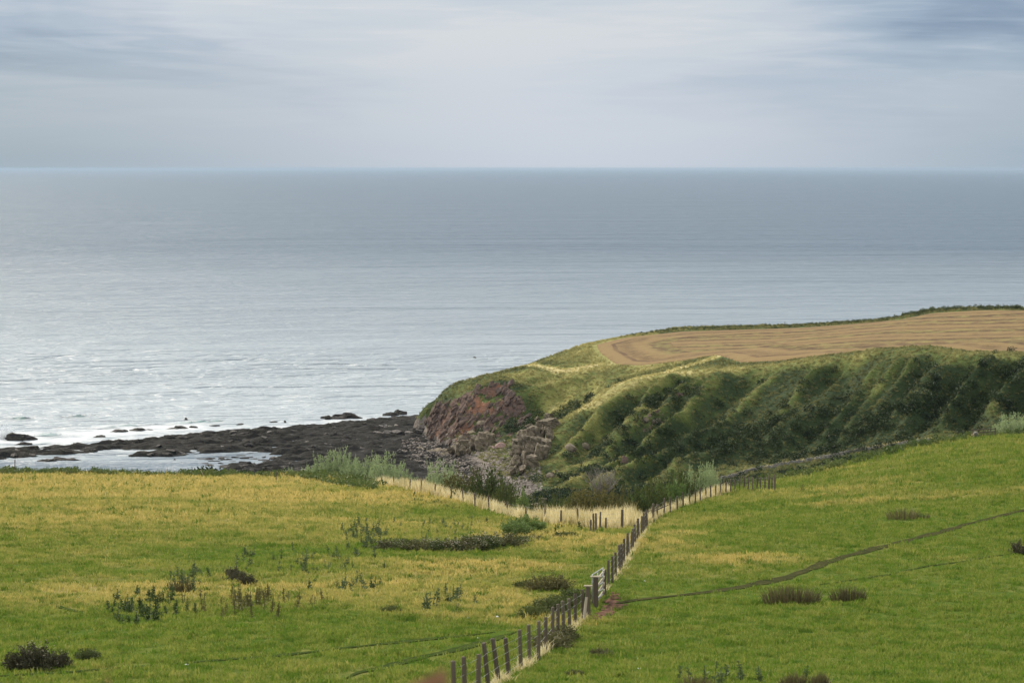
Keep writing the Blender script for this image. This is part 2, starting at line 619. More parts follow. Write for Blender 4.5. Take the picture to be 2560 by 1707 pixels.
# ribs and gullies run straight down the long slope, which faces the den
ux, uy = 0.84, -0.54           # along the slope
su = XX * ux + YY * uy
sv = XX * (-uy) + YY * ux        # up and down the slope
wob = 2.2 * fbm(XX / 16, YY / 16, 31, 2)
rib = 1 - np.abs(pnoise((su + wob) / 9.6, sv / 75.0 + 3, 41)) * 2.2
rib2 = 1 - np.abs(pnoise((su + wob) / 4.3, sv / 26.0, 43)) * 2.0
ZZ = ZZ + w_slope * ((2.3 + 4.6 * np.clip(0.5 + 1.2 * pnoise(su / 23, sv / 40, 45), 0, 1.3)) * (rib - 0.35) + 0.7 * np.clip(0.5 + 1.5 * pnoise(su / 15, sv / 30, 46), 0, 1.2) * (rib2 - 0.4) + 0.35 * fbm(XX / 3.5, YY / 3.5, 47, 3))
ZZ = ZZ + w_bowl * (0.9 * (1 - np.abs(pnoise((su * 0.7 + sv * 0.3 + wob) / 7, sv / 22, 51)) * 2.1 - 0.3) + 0.3 * fbm(XX / 4, YY / 4, 53, 3))
# cliff: stepped strata and hollows
strat = fbm((XX * 0.8 + YY * 0.5) / 2.6, (ZZ * 1.7 + YY * 0.3) / 2.2, 61, 4)
ZZ = ZZ + w_cliff * (0.75 * strat + 0.9 * fbm(XX / 5, YY / 5, 63, 3))
rough = np.where(HEAD & (ZZ > 0.5), 1 - w_field, 0.0)
ZZ = ZZ + rough * 0.16 * fbm(XX / 2.2, YY / 2.2, 71, 3)


def sea_poly(pp, z=0.0):
    return [Pz(a, b, z)[:2] for a, b in pp]


# rock platform: long low ledges running parallel to the shore, with water between
REEF = sea_poly([(-200, 1140), (0, 1124), (100, 1120), (230, 1113), (380, 1101), (520, 1086), (640, 1075), (800, 1064), (900, 1054), (1010, 1046), (1066, 1044),
                 (1085, 1100), (1150, 1118), (1200, 1150), (1290, 1190), (1300, 1230), (1060, 1225), (760, 1215), (690, 1180), (650, 1160), (690, 1138), (640, 1128), (560, 1131), (505, 1134), (470, 1124), (380, 1128),
                 (285, 1122), (220, 1134), (130, 1137), (40, 1146), (-200, 1160)])
REEF2 = sea_poly([(312, 1143), (345, 1130), (400, 1126), (470, 1122), (500, 1135), (450, 1141), (390, 1144)])
REEF3 = sea_poly([(545, 1180), (560, 1168), (640, 1160), (700, 1150), (760, 1210), (560, 1215), (480, 1190)])
SHALLOW = sea_poly([(440, 1150), (520, 1128), (640, 1125), (700, 1135), (660, 1172), (520, 1178)])
d_reef = dist_line(XX, YY, REEF, True)
s_reef = np.where(in_poly(XX, YY, REEF), d_reef, -d_reef)
for q in (REEF2, REEF3):
    d = dist_line(XX, YY, q, True)
    s_reef = np.maximum(s_reef, np.where(in_poly(XX, YY, q), d, -d))
dsh = dist_line(XX, YY, SHALLOW, True)
s_sh = np.where(in_poly(XX, YY, SHALLOW), dsh, -dsh)
lx = XX * 0.985 + YY * 0.17
ly = YY * 0.985 - XX * 0.17
led = 1 - np.abs(pnoise(lx / 26 + 0.3 * pnoise(lx / 9, ly / 9, 4), ly / 4.4, 81)) * 2.2
crumb = fbm(lx / 5.5, ly / 2.4, 83, 4)
ZR = -1.0 + 1.35 * sstep(-2.0, 2.0, s_reef + 1.8 * crumb) + (0.75 * led + 0.65 * crumb) * sstep(-1.5, 3.0, s_reef)
ZR = np.maximum(ZR, np.where(s_sh > -1, -0.75 + 1.0 * crumb + 0.5 * fbm(lx / 2, ly / 1.4, 87, 2), -3))
ZR = ZR - 1.1 * sstep(0.22, 0.5, pnoise(lx / 17 + 5, ly / 3.2, 88) + 0.2 * crumb) * sstep(-30, -60, XX)
ZR = np.minimum(ZR, 2.0)
w_beach = ((YY > 415) & (XX < 4)).astype(float)
shore = sstep(1.6, 3.2, ZZ)
ZB = np.where(w_beach > 0, np.where(ZZ > 1.0, np.maximum(ZR, ZZ), ZR), ZZ)
near_cliff = sstep(3.0, 14.0, np.minimum(dist_line(XX, YY, FOOT), 40))
mixb = w_beach * sstep(2.4, 1.3, ZZ) * sstep(-2, -10, XX)
ZZ = ZZ * (1 - mixb) + ZR * mixb
# stony beach keeps a rough surface above the tide line
beachy = w_beach * sstep(0.6, 1.5, ZZ) * (1 - w_cliff) * sstep(5.5, 4.0, ZZ)
ZZ = ZZ + beachy * 0.22 * fbm(XX / 1.6, YY / 1.6, 91, 3)


def height(x, y):
    x = np.asarray(x, float)
    y = np.asarray(y, float)
    i = np.clip((x - GX0) / GS, 0, nx - 1.001)
    j = np.clip((y - GY0) / GS, 0, ny - 1.001)
    i0, j0 = i.astype(int), j.astype(int)
    a, b = i - i0, j - j0
    return (ZZ[j0, i0] * (1 - a) + ZZ[j0, i0 + 1] * a) * (1 - b) + (ZZ[j0 + 1, i0] * (1 - a) + ZZ[j0 + 1, i0 + 1] * a) * b


def hit(px, py, d0=60.0, d1=700.0):
    """where the sight line through a place in the photograph meets the land"""
    ds = np.arange(d0, d1, 0.25)
    v = (PH / 2 - py) / FPX
    k = ds / (math.cos(PITCH) + v * math.sin(PITCH))
    xs = k * (px - PW / 2) / FPX
    zs = EYE + ds * tanpx(py)
    h = np.maximum(height(xs, ds), 0.0)
    w = np.nonzero(zs <= h)[0]
    if len(w) == 0:
        return (xs[-1], ds[-1], float(h[-1]))
    i = w[0]
    return (float(xs[i]), float(ds[i]), float(h[i]))


def fpos(px, py):
    x, y, z = on_pasture(px, py)
    return (x, y, float(height(x, y)))


def ground(x, y, dz=0.0):
    return (x, y, float(height(x, y)) + dz)


# ------------------------------------------------------------------ land meshes
# colour zones of the ground: dry grass, worn soil, rock, scrub, painted slope shade
DRYB = [(450, 1215, 60, 16, 0.9), (900, 1245, 45, 20, 0.9), (200, 1200, 40, 10, 1.0), (700, 1290, 40, 25, 0.6), (60, 1215, 25, 10, 0.9), (1300, 1420, 18, 9, 0.95), (1480, 1370, 12, 10, 0.9), (1100, 1440, 16, 9, 0.9),
        (1000, 1520, 14, 6, 0.9), (800, 1480, 15, 6, 0.75), (1430, 1345, 14, 9, 0.9), (600, 1540, 10, 5, 0.6), (1220, 1520, 8, 4, 0.7), (2100, 1228, 12, 7, 0.9), (2300, 1240, 15, 7, 0.85),
        (2520, 1215, 20, 7, 0.6), (2000, 1222, 8, 5, 0.8), (250, 1380, 20, 10, 0.35), (80, 1400, 18, 10, 0.4)]
LUSHB = [(1150, 1290, 18, 14), (950, 1380, 14, 8), (700, 1380, 20, 7), (500, 1420, 18, 8), (300, 1560, 16, 7), (900, 1590, 20, 6), (1250, 1580, 10, 6), (1600, 1450, 12, 10), (1750, 1600, 14, 9), (1000, 1230, 15, 4)]


def ell(x, y, px, py, rx, ry):
    c = on_pasture(px, py)
    return np.exp(-(((x - c[0]) / rx) ** 2 + ((y - c[1]) / ry) ** 2))


def dry_at(x, y):
    f = np.zeros(np.shape(x))
    wx, wy = 9 * fbm(x / 17, y / 17, 151, 3), 8 * fbm(x / 13, y / 17, 157, 3)
    x, y = x + wx, y + wy
    for px, py, rx, ry, w in DRYB:
        f = np.maximum(f, w * ell(x, y, px, py, rx, ry))
    for px, py, rx, ry in LUSHB:
        f = f - 0.42 * ell(x, y, px, py, rx, ry)
    f = 0.85 * f + 0.30 * fbm(x / 9.0, y / 7.0, 101, 4) + 0.14
    fx = 0.3 + (y - 76) * 0.107
    f = f + 0.26 * sstep(165, 265, y) * sstep(0, -12, x) + 0.13 * sstep(1, -3, x - fx) * sstep(85, 120, y) - 0.24 * sstep(0, 3, x - fx) * sstep(250, 190, y)
    return np.clip(f, 0, 1)



def grid_part(name, mask, mat, attrs, smooth=True):
    """cells of the land grid where mask (per cell) holds, as one surface"""
    jj, ii = np.nonzero(mask)
    a = jj * nx + ii
    F = np.stack([a, a + 1, a + nx + 1, a + nx], 1)
    used, inv = np.unique(F.ravel(), return_inverse=True)
    V = np.stack([XX.ravel()[used], YY.ravel()[used], ZZ.ravel()[used]], 1)
    me = mesh_of(name, V, inv.reshape(F.shape), mat, smooth, {k: v.ravel()[used] for k, v in attrs.items()})
    return tag(obj(name, me), kind="structure")


dzy, dzx = np.gradient(ZZ, GS)
STEEP = np.hypot(dzx, dzy)
DRY = np.where(PAST, dry_at(XX, YY), 0.0)
# tone of the headland: 0 dark bracken green, 1 bleached grass, plus painted shade
d_crest = dist_line(XX, YY, [(p[0], p[1]) for p in CREST[4:]])
PATHL = [P(1290, 922, 604), P(1340, 926, 592), P(1400, 931, 585), P(1450, 926, 586), P(1490, 918, 587)]
PATH2 = [P(1545, 956, 546), P(1600, 944, 549), P(1662, 935, 551), P(1720, 915, 560), P(1800, 892, 573), P(1840, 880, 580)]
d_path = np.minimum(dist_line(XX, YY, PATHL), dist_line(XX, YY, PATH2))
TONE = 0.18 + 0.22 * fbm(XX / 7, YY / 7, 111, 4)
TONE = TONE + w_slope * (-0.20 + 0.36 * sstep(0.25, 0.95, rib) + 0.12 * (rib2 - 0.5))  # slope darkened as if backlit, rib crests paled as if lit
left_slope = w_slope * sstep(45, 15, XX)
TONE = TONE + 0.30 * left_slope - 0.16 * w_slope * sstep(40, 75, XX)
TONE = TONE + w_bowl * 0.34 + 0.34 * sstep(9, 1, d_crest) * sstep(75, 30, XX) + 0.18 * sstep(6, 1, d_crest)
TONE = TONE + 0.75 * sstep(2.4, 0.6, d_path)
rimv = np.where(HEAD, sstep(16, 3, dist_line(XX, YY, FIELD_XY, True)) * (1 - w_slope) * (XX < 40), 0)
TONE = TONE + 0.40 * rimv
SCRUB = [(1660, 1130, 14, 8), (1800, 1110, 16, 8), (1560, 1090, 10, 6), (1950, 1080, 14, 6), (1480, 1180, 8, 5), (1650, 1010, 8, 5), (2450, 990, 25, 10), (1300, 1075, 5, 5), (1420, 1030, 5, 5), (2200, 1070, 20, 6), (1290, 960, 5, 4)]
for px, py, rx, ry in SCRUB:
    c = hit(px, py, 330)
    TONE = TONE - 0.38 * np.exp(-(((XX - c[0]) / rx) ** 2 + ((YY - c[1]) / ry) ** 2))
TONE = np.clip(TONE, 0, 1)
ROCK = np.clip(w_cliff * sstep(0.55, 1.15, STEEP + 0.75 * fbm(XX / 3.2, YY / 3.2, 121, 3)), 0, 1)
for px, py, r in ((1640, 1050, 3.0), (1610, 1062, 2.0), (1560, 1150, 1.6), (1700, 985, 1.5)):
    c = hit(px, py, 330)
    ROCK = np.maximum(ROCK, 0.75 * np.exp(-(((XX - c[0]) / r) ** 2 + ((YY - c[1]) / r) ** 2)) * (0.7 + fbm(XX, YY, 125, 2)))
ROCK = np.clip(np.where(HEAD, ROCK, 0), 0, 1)
ORANGE = np.zeros_like(ZZ)
for px, py, r in ((1205, 1015, 4.5), (1190, 1040, 3.5), (1170, 1075, 3.0), (1085, 1085, 2.5), (1260, 955, 2.5)):
    c = hit(px, py, 330)
    ORANGE = np.maximum(ORANGE, np.exp(-(((XX - c[0]) / r) ** 2 + ((YY - c[1]) / r) ** 2)))


def mat_pasture():
    m, t, b, out = new_mat("pasture_turf")
    p = pos(t)
    dry = attr(t, "dry")
    n1 = noise(t, mapping(t, p, (0.9, 0.55, 0.9)), 1.0, 5, 0.6)
    n2 = noise(t, p, 4.0, 4, 0.6)
    n3 = noise(t, mapping(t, p, (0.10, 0.16, 0.1)), 1.0, 3, 0.5)
    green = mixc(t, ramp(t, n1, [(0.3, 0.0), (0.7, 1.0)]), (0.045, 0.075, 0.014), (0.090, 0.115, 0.024))
    green = mixc(t, ramp(t, n3, [(0.35, 0.0), (0.7, 0.6)]), green, (0.050, 0.085, 0.014))
    dryc = mixc(t, n2, (0.20, 0.155, 0.055), (0.30, 0.235, 0.095))
    f = mth(t, "ADD", dry, mth(t, "MULTIPLY", mth(t, "SUBTRACT", n1, 0.5), 0.9), clamp=True)
    c = mixc(t, f, green, dryc)
    t.links.new(c, b.inputs["Base Color"])
    b.inputs["Roughness"].default_value = 1.0
    b.inputs["Specular IOR Level"].default_value = 0.0
    bump(t, b, mth(t, "ADD", n1, mth(t, "MULTIPLY", n2, 0.5)), 0.5, 0.15)
    return m


def mat_headland():
    m, t, b, out = new_mat("headland_cover")
    p = pos(t)
    tone, rk, org = attr(t, "tone"), attr(t, "rock"), attr(t, "orange")
    n1 = noise(t, p, 0.55, 5, 0.65)
    n2 = noise(t, p, 1.9, 4, 0.6)
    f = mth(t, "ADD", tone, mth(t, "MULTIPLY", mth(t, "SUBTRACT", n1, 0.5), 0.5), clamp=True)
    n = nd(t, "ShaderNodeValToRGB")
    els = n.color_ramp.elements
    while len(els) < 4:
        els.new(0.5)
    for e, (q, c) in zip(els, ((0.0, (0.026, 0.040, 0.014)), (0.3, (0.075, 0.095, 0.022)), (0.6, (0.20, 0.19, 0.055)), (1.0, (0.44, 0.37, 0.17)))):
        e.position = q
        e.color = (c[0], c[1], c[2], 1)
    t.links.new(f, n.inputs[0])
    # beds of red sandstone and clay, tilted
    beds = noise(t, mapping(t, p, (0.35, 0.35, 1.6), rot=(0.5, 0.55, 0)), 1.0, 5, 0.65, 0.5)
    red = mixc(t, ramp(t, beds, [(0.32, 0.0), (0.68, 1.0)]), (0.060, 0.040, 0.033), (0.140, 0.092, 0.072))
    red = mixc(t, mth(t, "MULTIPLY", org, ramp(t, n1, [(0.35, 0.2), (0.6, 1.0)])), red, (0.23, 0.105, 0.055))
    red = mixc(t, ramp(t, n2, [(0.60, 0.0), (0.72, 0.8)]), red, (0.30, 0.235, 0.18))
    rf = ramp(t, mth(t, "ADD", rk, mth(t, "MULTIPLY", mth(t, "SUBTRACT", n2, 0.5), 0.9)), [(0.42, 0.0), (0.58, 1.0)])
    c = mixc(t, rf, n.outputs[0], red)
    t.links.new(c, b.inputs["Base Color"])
    b.inputs["Roughness"].default_value = 0.92
    b.inputs["Specular IOR Level"].default_value = 0.1
    h = mth(t, "ADD", mth(t, "MULTIPLY", n1, 1.0), mth(t, "ADD", mth(t, "MULTIPLY", n2, 0.6), mth(t, "MULTIPLY", mth(t, "MULTIPLY", beds, rk), 1.3)))
    bump(t, b, h, 0.9, 0.8)
    return m


def mat_reef():
    m, t, b, out = new_mat("weedy_shore_rock")
    p = pos(t)
    n1 = noise(t, mapping(t, p, (0.35, 1.2, 1.0), rot=(0, 0, -0.17)), 1.0, 5, 0.65)
    n2 = noise(t, p, 2.4, 4, 0.65)
    sep = nd(t, "ShaderNodeSeparateXYZ")
    t.links.new(p, sep.inputs[0])
    wet = mixc(t, ramp(t, n1, [(0.35, 0.0), (0.65, 1.0)]), (0.010, 0.010, 0.009), (0.030, 0.027, 0.022))
    wet = mixc(t, ramp(t, n2, [(0.58, 0.0), (0.72, 1.0)]), wet, (0.070, 0.062, 0.042))
    dryc = mixc(t, ramp(t, n2, [(0.35, 0.0), (0.7, 1.0)]), (0.10, 0.082, 0.068), (0.26, 0.22, 0.18))
    hgt = mth(t, "ADD", sep.outputs[2], mth(t, "MULTIPLY", mth(t, "SUBTRACT", n1, 0.5), 1.4))
    c = mixc(t, ramp(t, mth(t, "MULTIPLY", hgt, 0.25), [(0.40, 0.0), (0.58, 1.0)]), wet, dryc)
    t.links.new(c, b.inputs["Base Color"])
    b.inputs["Roughness"].default_value = 0.9
    b.inputs["Specular IOR Level"].default_value = 0.08
    bump(t, b, mth(t, "ADD", n1, mth(t, "MULTIPLY", n2, 0.7)), 1.0, 0.5)
    return m


cell = lambda A: (A[:-1, :-1] | A[1:, :-1] | A[:-1, 1:] | A[1:, 1:])
cmin = np.minimum(np.minimum(ZZ[:-1, :-1], ZZ[1:, :-1]), np.minimum(ZZ[:-1, 1:], ZZ[1:, 1:]))
cPAST = PAST[:-1, :-1]
VIEW = np.abs(XX[:-1, :-1]) < 22 + 0.32 * np.maximum(YY[:-1, :-1], 0)
cBEACH = (~cPAST) & (w_beach[:-1, :-1] > 0) & (ZZ[:-1, :-1] < 3.4) & (w_cliff[:-1, :-1] < 0.5)
cHEAD = (~cPAST) & (~cBEACH) & (cmin > -4.2)
grid_part("pasture", cPAST & VIEW, mat_pasture(), {"dry": DRY})
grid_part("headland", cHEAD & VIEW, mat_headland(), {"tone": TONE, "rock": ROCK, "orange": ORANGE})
grid_part("rocky_shore", cBEACH & VIEW & (cmin > -3.5), mat_reef(), {})

# ------------------------------------------------------------------ stubble field


def stubble():
    S = 0.5
    xs = np.arange(min(p[0] for p in FIELD_XY) - 1, 175, S)
    ys = np.arange(min(p[1] for p in FIELD_XY) - 1, max(p[1] for p in FIELD_XY) + 1, S)
    X, Y = np.meshgrid(xs, ys)
    ins = in_poly(X, Y, FIELD_XY)
    d = dist_line(X, Y, FIELD_XY, True)
    d = np.where(ins, d, -d)
    sm = d + 0.4 * fbm(X / 14, Y / 14, 131, 2)
    # two rounds of the headland, then long lifts; lines bend a little
    lift = (Y * 0.93 + X * 0.37) + 3.0 * np.sin(X / 45) + 0.5 * fbm(X / 40, Y / 30, 133, 2)
    k = sstep(17, 21, sm)
    row = np.where(k > 0.5, lift, sm)
    prof = np.sin(row * 2 * math.pi / 9.4)
    Z = height(X, Y) + 0.10 + 0.03 * prof * sstep(0, 2, d) - 0.14 * sstep(0.8, 0.0, d)
    nyy, nxx = X.shape
    okc = (d[:-1, :-1] > 0) & (d[1:, :-1] > 0) & (d[:-1, 1:] > 0) & (d[1:, 1:] > 0)
    jj, ii = np.nonzero(okc)
    a = jj * nxx + ii
    F = np.stack([a, a + 1, a + nxx + 1, a + nxx], 1)
    used, inv = np.unique(F.ravel(), return_inverse=True)
    V = np.stack([X.ravel()[used], Y.ravel()[used], Z.ravel()[used]], 1)
    m, t, b, out = new_mat("stubble")
    p = pos(t)
    r, ed = attr(t, "row"), attr(t, "rim")
    n1 = noise(t, p, 0.35, 4, 0.6)
    n2 = noise(t, p, 2.2, 4, 0.65)
    wav = mth(t, "SINE", mth(t, "MULTIPLY", r, 2 * math.pi / 9.4))
    wav2 = mth(t, "SINE", mth(t, "MULTIPLY", r, 2 * math.pi / 23.5))
    s = mth(t, "ADD", mth(t, "MULTIPLY", wav, 0.20), mth(t, "ADD", mth(t, "MULTIPLY", wav2, 0.14), mth(t, "MULTIPLY", mth(t, "SUBTRACT", mth(t, "ADD", n1, n2), 1.0), 1.0)))
    s = mth(t, "ADD", s, 0.55)
    c = mixc(t, ramp(t, s, [(0.15, 0.0), (0.75, 1.0)]), (0.080, 0.051, 0.028), (0.192, 0.132, 0.060))
    c = mixc(t, ramp(t, mth(t, "ADD", ed, mth(t, "MULTIPLY", n1, 0.5)), [(0.85, 0.0), (1.5, 0.9)]), c, (0.17, 0.098, 0.060))
    wheel = mth(t, "ABSOLUTE", mth(t, "SUBTRACT", mth(t, "FRACT", mth(t, "MULTIPLY", r, 1 / 9.4)), 0.5))
    wheel = mth(t, "MULTIPLY", ramp(t, wheel, [(0.035, 1.0), (0.085, 0.0)]), ramp(t, noise(t, p, 0.07, 2, 0.5), [(0.42, 0.15), (0.56, 0.85)]))
    c = mixc(t, wheel, c, (0.085, 0.052, 0.032))
    green = ramp(t, mth(t, "ADD", n1, mth(t, "MULTIPLY", wav2, -0.12)), [(0.55, 0.0), (0.72, 0.45)])
    c = mixc(t, green, c, (0.20, 0.19, 0.06))
    t.links.new(c, b.inputs["Base Color"])
    b.inputs["Roughness"].default_value = 0.95
    b.inputs["Specular IOR Level"].default_value = 0.05
    bump(t, b, mth(t, "ADD", n2, mth(t, "MULTIPLY", wav, 0.3)), 0.6, 0.15)
    rim = 0.75 * sstep(7, 1, d) * (X < 105) * sstep(580, 640, Y)
    me = mesh_of("stubble_field", V, inv.reshape(F.shape), m, True, {"row": row.ravel()[used], "rim": rim.ravel()[used]})
    tag(obj("stubble_field", me), kind="structure")


stubble()

# ------------------------------------------------------------------ sea


def sea():
    S = 0.9
    xa, xb, ya, yb = -190.0, 60.0, 425.0, 900.0
    xs = np.arange(xa, xb + 0.1, S)
    ys = np.concatenate([np.arange(ya, 660, S), 660 + np.cumsum(np.linspace(S, 3.2, 118))])
    yb = ys[-1]
    X, Y = np.meshgrid(xs, ys)
    fade = sstep(0, 15, X - xa) * sstep(0, 10, xb - X) * sstep(0, 10, Y - ya) * sstep(0, 60, yb - Y)
    lx_ = X * 0.985 + Y * 0.17
    ly_ = Y * 0.985 - X * 0.17
    off = sstep(548, 590, Y - 0.17 * X)
    sw = 0.22 * fbm(lx_ / 30, ly_ / 9, 141, 3) + 0.05 * fbm(lx_ / 5, ly_ / 2.5, 145, 2)
    Z = sw * fade * (0.12 + 0.88 * off)
    teal = np.zeros_like(X)
    foam = np.zeros_like(X)

    def breaker(p0, p1, h, w, foamw, seed):
        a, b = Pz(*p0, 0.0)[:2], Pz(*p1, 0.0)[:2]
        dx, dy = b[0] - a[0], b[1] - a[1]
        L = math.hypot(dx, dy)
        u = ((X - a[0]) * dx + (Y - a[1]) * dy) / L
        v = (-(X - a[0]) * dy + (Y - a[1]) * dx) / L + 0.8 * fbm(X / 7, Y / 7, seed, 2)
        end = sstep(-2, 5, u) * sstep(L + 2, L - 5, u) * (0.65 + 0.7 * fbm(u / 6, u * 0 + 1.5, seed + 3, 3))
        prof = np.where(v > 0, np.exp(-(v / (w * 2.0)) ** 2), np.exp(-(v / w) ** 2))
        nonlocal Z
        Z = Z + h * np.clip(end, 0, 1.6) * prof
        np.maximum(teal, np.clip(end, 0, 1) * np.exp(-((v + 0.5 * w) / w) ** 2), out=teal)
        fb = np.clip(end, 0, 1.2) * sstep(-foamw, -0.6 * w, v) * sstep(0.6 * w, -0.8 * w, v)
        np.maximum(foam, fb * 0.62, out=foam)
        np.maximum(foam, 0.6 * np.clip(end, 0, 1.0) * np.exp(-((v - 0.3 * w) / (0.5 * w)) ** 2), out=foam)

    breaker((165, 1044), (265, 1037), 1.0, 1.6, 6, 201)
    breaker((-60, 1043), (100, 1049), 0.7, 1.5, 4, 203)
    breaker((235, 1072), (400, 1062), 0.9, 1.8, 9, 205)
    breaker((80, 1090), (200, 1087), 1.0, 1.8, 10, 207)
    breaker((420, 1063), (560, 1050), 0.5, 1.6, 6, 209)
    # white water thrown over the ledges and wrapping the rocks
    d1 = np.full(X.shape, -60.0)
    for q in (REEF, REEF2):
        dd = dist_line(X, Y, q, True)
        d1 = np.maximum(d1, np.where(in_poly(X, Y, q), dd, -dd))
    west = sstep(-5, -45, X)
    foam = np.maximum(foam, sstep(-26, -3, d1) * off * (0.30 + 0.34 * west))
    foam = np.maximum(foam, 0.35 * sstep(-60, -20, d1) * off * west)
    for px, py, r in ((20, 1085, 12), (60, 1100, 14), (250, 1083, 14), (330, 1075, 14), (440, 1070, 12), (150, 1100, 12)):
        c = Pz(px, py, 0)
        foam = np.maximum(foam, 0.85 * np.exp(-(((X - c[0]) / (r * 1.3)) ** 2 + ((Y - c[1]) / r) ** 2)))
    inner = sstep(0, -8, d1) * (1 - off)
    foam = np.maximum(foam, 0.16 * inner)
    foam = np.maximum(foam, 0.22 * sstep(800, 600, Y) * off)
    nyy, nxx = X.shape
    idx = np.arange(nyy * nxx).reshape(nyy, nxx)
    F = np.stack([idx[:-1, :-1], idx[:-1, 1:], idx[1:, 1:], idx[1:, :-1]], -1).reshape(-1, 4)
    V = np.stack([X.ravel(), Y.ravel(), Z.ravel()], 1)
    # open water out to the horizon round that patch
    B = 90000.0
    bx = [-B, xs[0], xs[-1], B]
    by = [380.0, ys[0], ys[-1], B]
    n0 = len(V)
    extra = [(x, y, 0.0) for y in by for x in bx]
    V = np.vstack([V, np.array(extra)])
    F2 = []
    for j in range(3):
        for i in range(3):
            if i == 1 and j == 1:
                continue
            a = n0 + j * 4 + i
            F2.append((a, a + 1, a + 5, a + 4))
    F = np.vstack([F, np.array(F2)])
    z16 = np.zeros(16)
    m, t, b, out = new_mat("sea_water")
    p = pos(t)
    fo, te = attr(t, "foam"), attr(t, "teal")
    wv0 = noise(t, mapping(t, p, (0.0016, 0.0055, 1), rot=(0, 0, -0.06)), 1.0, 3, 0.55, 0.3)
    wv1 = noise(t, mapping(t, p, (0.011, 0.036, 1), rot=(0, 0, -0.10)), 1.0, 4, 0.6, 0.3)
    wv2 = noise(t, mapping(t, p, (0.075, 0.17, 1), rot=(0, 0, -0.16)), 1.0, 4, 0.6, 0.4)
    wv3 = noise(t, mapping(t, p, (0.40, 0.75, 1), rot=(0, 0, -0.2)), 1.0, 4, 0.62)
    h = mth(t, "ADD", mth(t, "ADD", mth(t, "MULTIPLY", wv0, 18.0), mth(t, "MULTIPLY", wv1, 6.5)), mth(t, "ADD", mth(t, "MULTIPLY", wv2, 2.0), mth(t, "MULTIPLY", wv3, 0.62)))
    bn = nd(t, "ShaderNodeBump")
    bn.inputs["Strength"].default_value = 1.0
    bn.inputs["Distance"].default_value = 1.5
    t.links.new(h, bn.inputs["Height"])
    sepp = nd(t, "ShaderNodeSeparateXYZ")
    t.links.new(p, sepp.inputs[0])
    sheen = ramp(t, mth(t, "ADD", mth(t, "MULTIPLY", sepp.outputs[1], 0.0005), mth(t, "MULTIPLY", mth(t, "SUBTRACT", wv1, 0.5), 0.12)), [(0.262, 0.15), (0.30, 1.0), (0.50, 0.5), (1.0, 0.0)])
    deep = mixc(t, sheen, (0.026, 0.060, 0.092), (0.27, 0.305, 0.32))  # inshore water colour lightened to imitate silvery sky reflection
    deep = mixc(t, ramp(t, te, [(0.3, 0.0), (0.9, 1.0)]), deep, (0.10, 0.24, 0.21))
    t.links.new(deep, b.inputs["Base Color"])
    t.links.new(ramp(t, wv2, [(0.3, 0.36), (0.7, 0.54)]), b.inputs["Roughness"])
    b.inputs["IOR"].default_value = 1.34
    b.inputs["Specular IOR Level"].default_value = 0.5
    t.links.new(bn.outputs[0], b.inputs["Normal"])
    fb = nd(t, "ShaderNodeBsdfPrincipled")
    fb.inputs["Base Color"].default_value = (0.46, 0.475, 0.475, 1)
    fb.inputs["Roughness"].default_value = 0.8
    lace = noise(t, mapping(t, p, (0.14, 0.42, 1), rot=(0, 0, -0.17)), 1.0, 6, 0.68, 0.8)
    ff = ramp(t, mth(t, "ADD", fo, mth(t, "MULTIPLY", mth(t, "SUBTRACT", lace, 0.5), 1.6)), [(0.42, 0.0), (0.86, 1.0)])
    ff = mth(t, "MULTIPLY", ff, ramp(t, fo, [(0.02, 0.0), (0.12, 1.0)]))
    mx = nd(t, "ShaderNodeMixShader")
    t.links.new(ff, mx.inputs[0])
    t.links.new(b.outputs[0], mx.inputs[1])
    t.links.new(fb.outputs[0], mx.inputs[2])
    t.links.new(mx.outputs[0], out.inputs[0])
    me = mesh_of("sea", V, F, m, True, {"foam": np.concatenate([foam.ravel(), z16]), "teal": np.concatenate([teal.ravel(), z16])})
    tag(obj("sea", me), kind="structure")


sea()

# ------------------------------------------------------------------ worn paths and bare earth


def ribbon(name, line, width, mat, lift=0.03, sink=0.06, rough_=0.18, seed=1):
    L = densify(line, 0.5)
    V, F = [], []
    prof = (-1.0, -0.55, -0.2, 0.2, 0.55, 1.0)
    dep = (0.0, -0.3, -1.0, -1.0, -0.3, 0.0)
    for i, p in enumerate(L):
        a = L[max(0, i - 1)]
        b = L[min(len(L) - 1, i + 1)]
        dx, dy = b[0] - a[0], b[1] - a[1]
        n = math.hypot(dx, dy) or 1
        ox, oy = -dy / n, dx / n
        end = min(1.0, (i + 0.4) / 4.0, (len(L) - 0.6 - i) / 4.0)
        w = width * 0.5 * (1 + 0.5 * float(pnoise(i * 0.21, 0.5, seed))) * max(end, 0.15)
        sh = rough_ * float(pnoise(i * 0.13, 9.5, seed + 5))
        for q, dq in zip(prof, dep):
            x, y = p[0] + ox * (q * w + sh), p[1] + oy * (q * w + sh)
            V.append((x, y, float(height(x, y)) + lift + sink * dq * 0.3))
        if i:
            k = len(V) - 12
            for j in range(5):
                F.append((k + j, k + j + 1, k + 7 + j, k + 6 + j))
    return tag(obj(name, mesh_of(name, V, F, mat, True)), kind="structure")


def soil_mat(name, c1, c2):
    m, t, b, out = new_mat(name)
    p = pos(t)
    n1 = noise(t, p, 1.6, 5, 0.65)
    c = mixc(t, ramp(t, n1, [(0.35, 0.0), (0.65, 1.0)]), c1, c2)
    t.links.new(c, b.inputs["Base Color"])
    b.inputs["Roughness"].default_value = 1.0
    b.inputs["Specular IOR Level"].default_value = 0.0
    bump(t, b, n1, 0.8, 0.1)
    return m


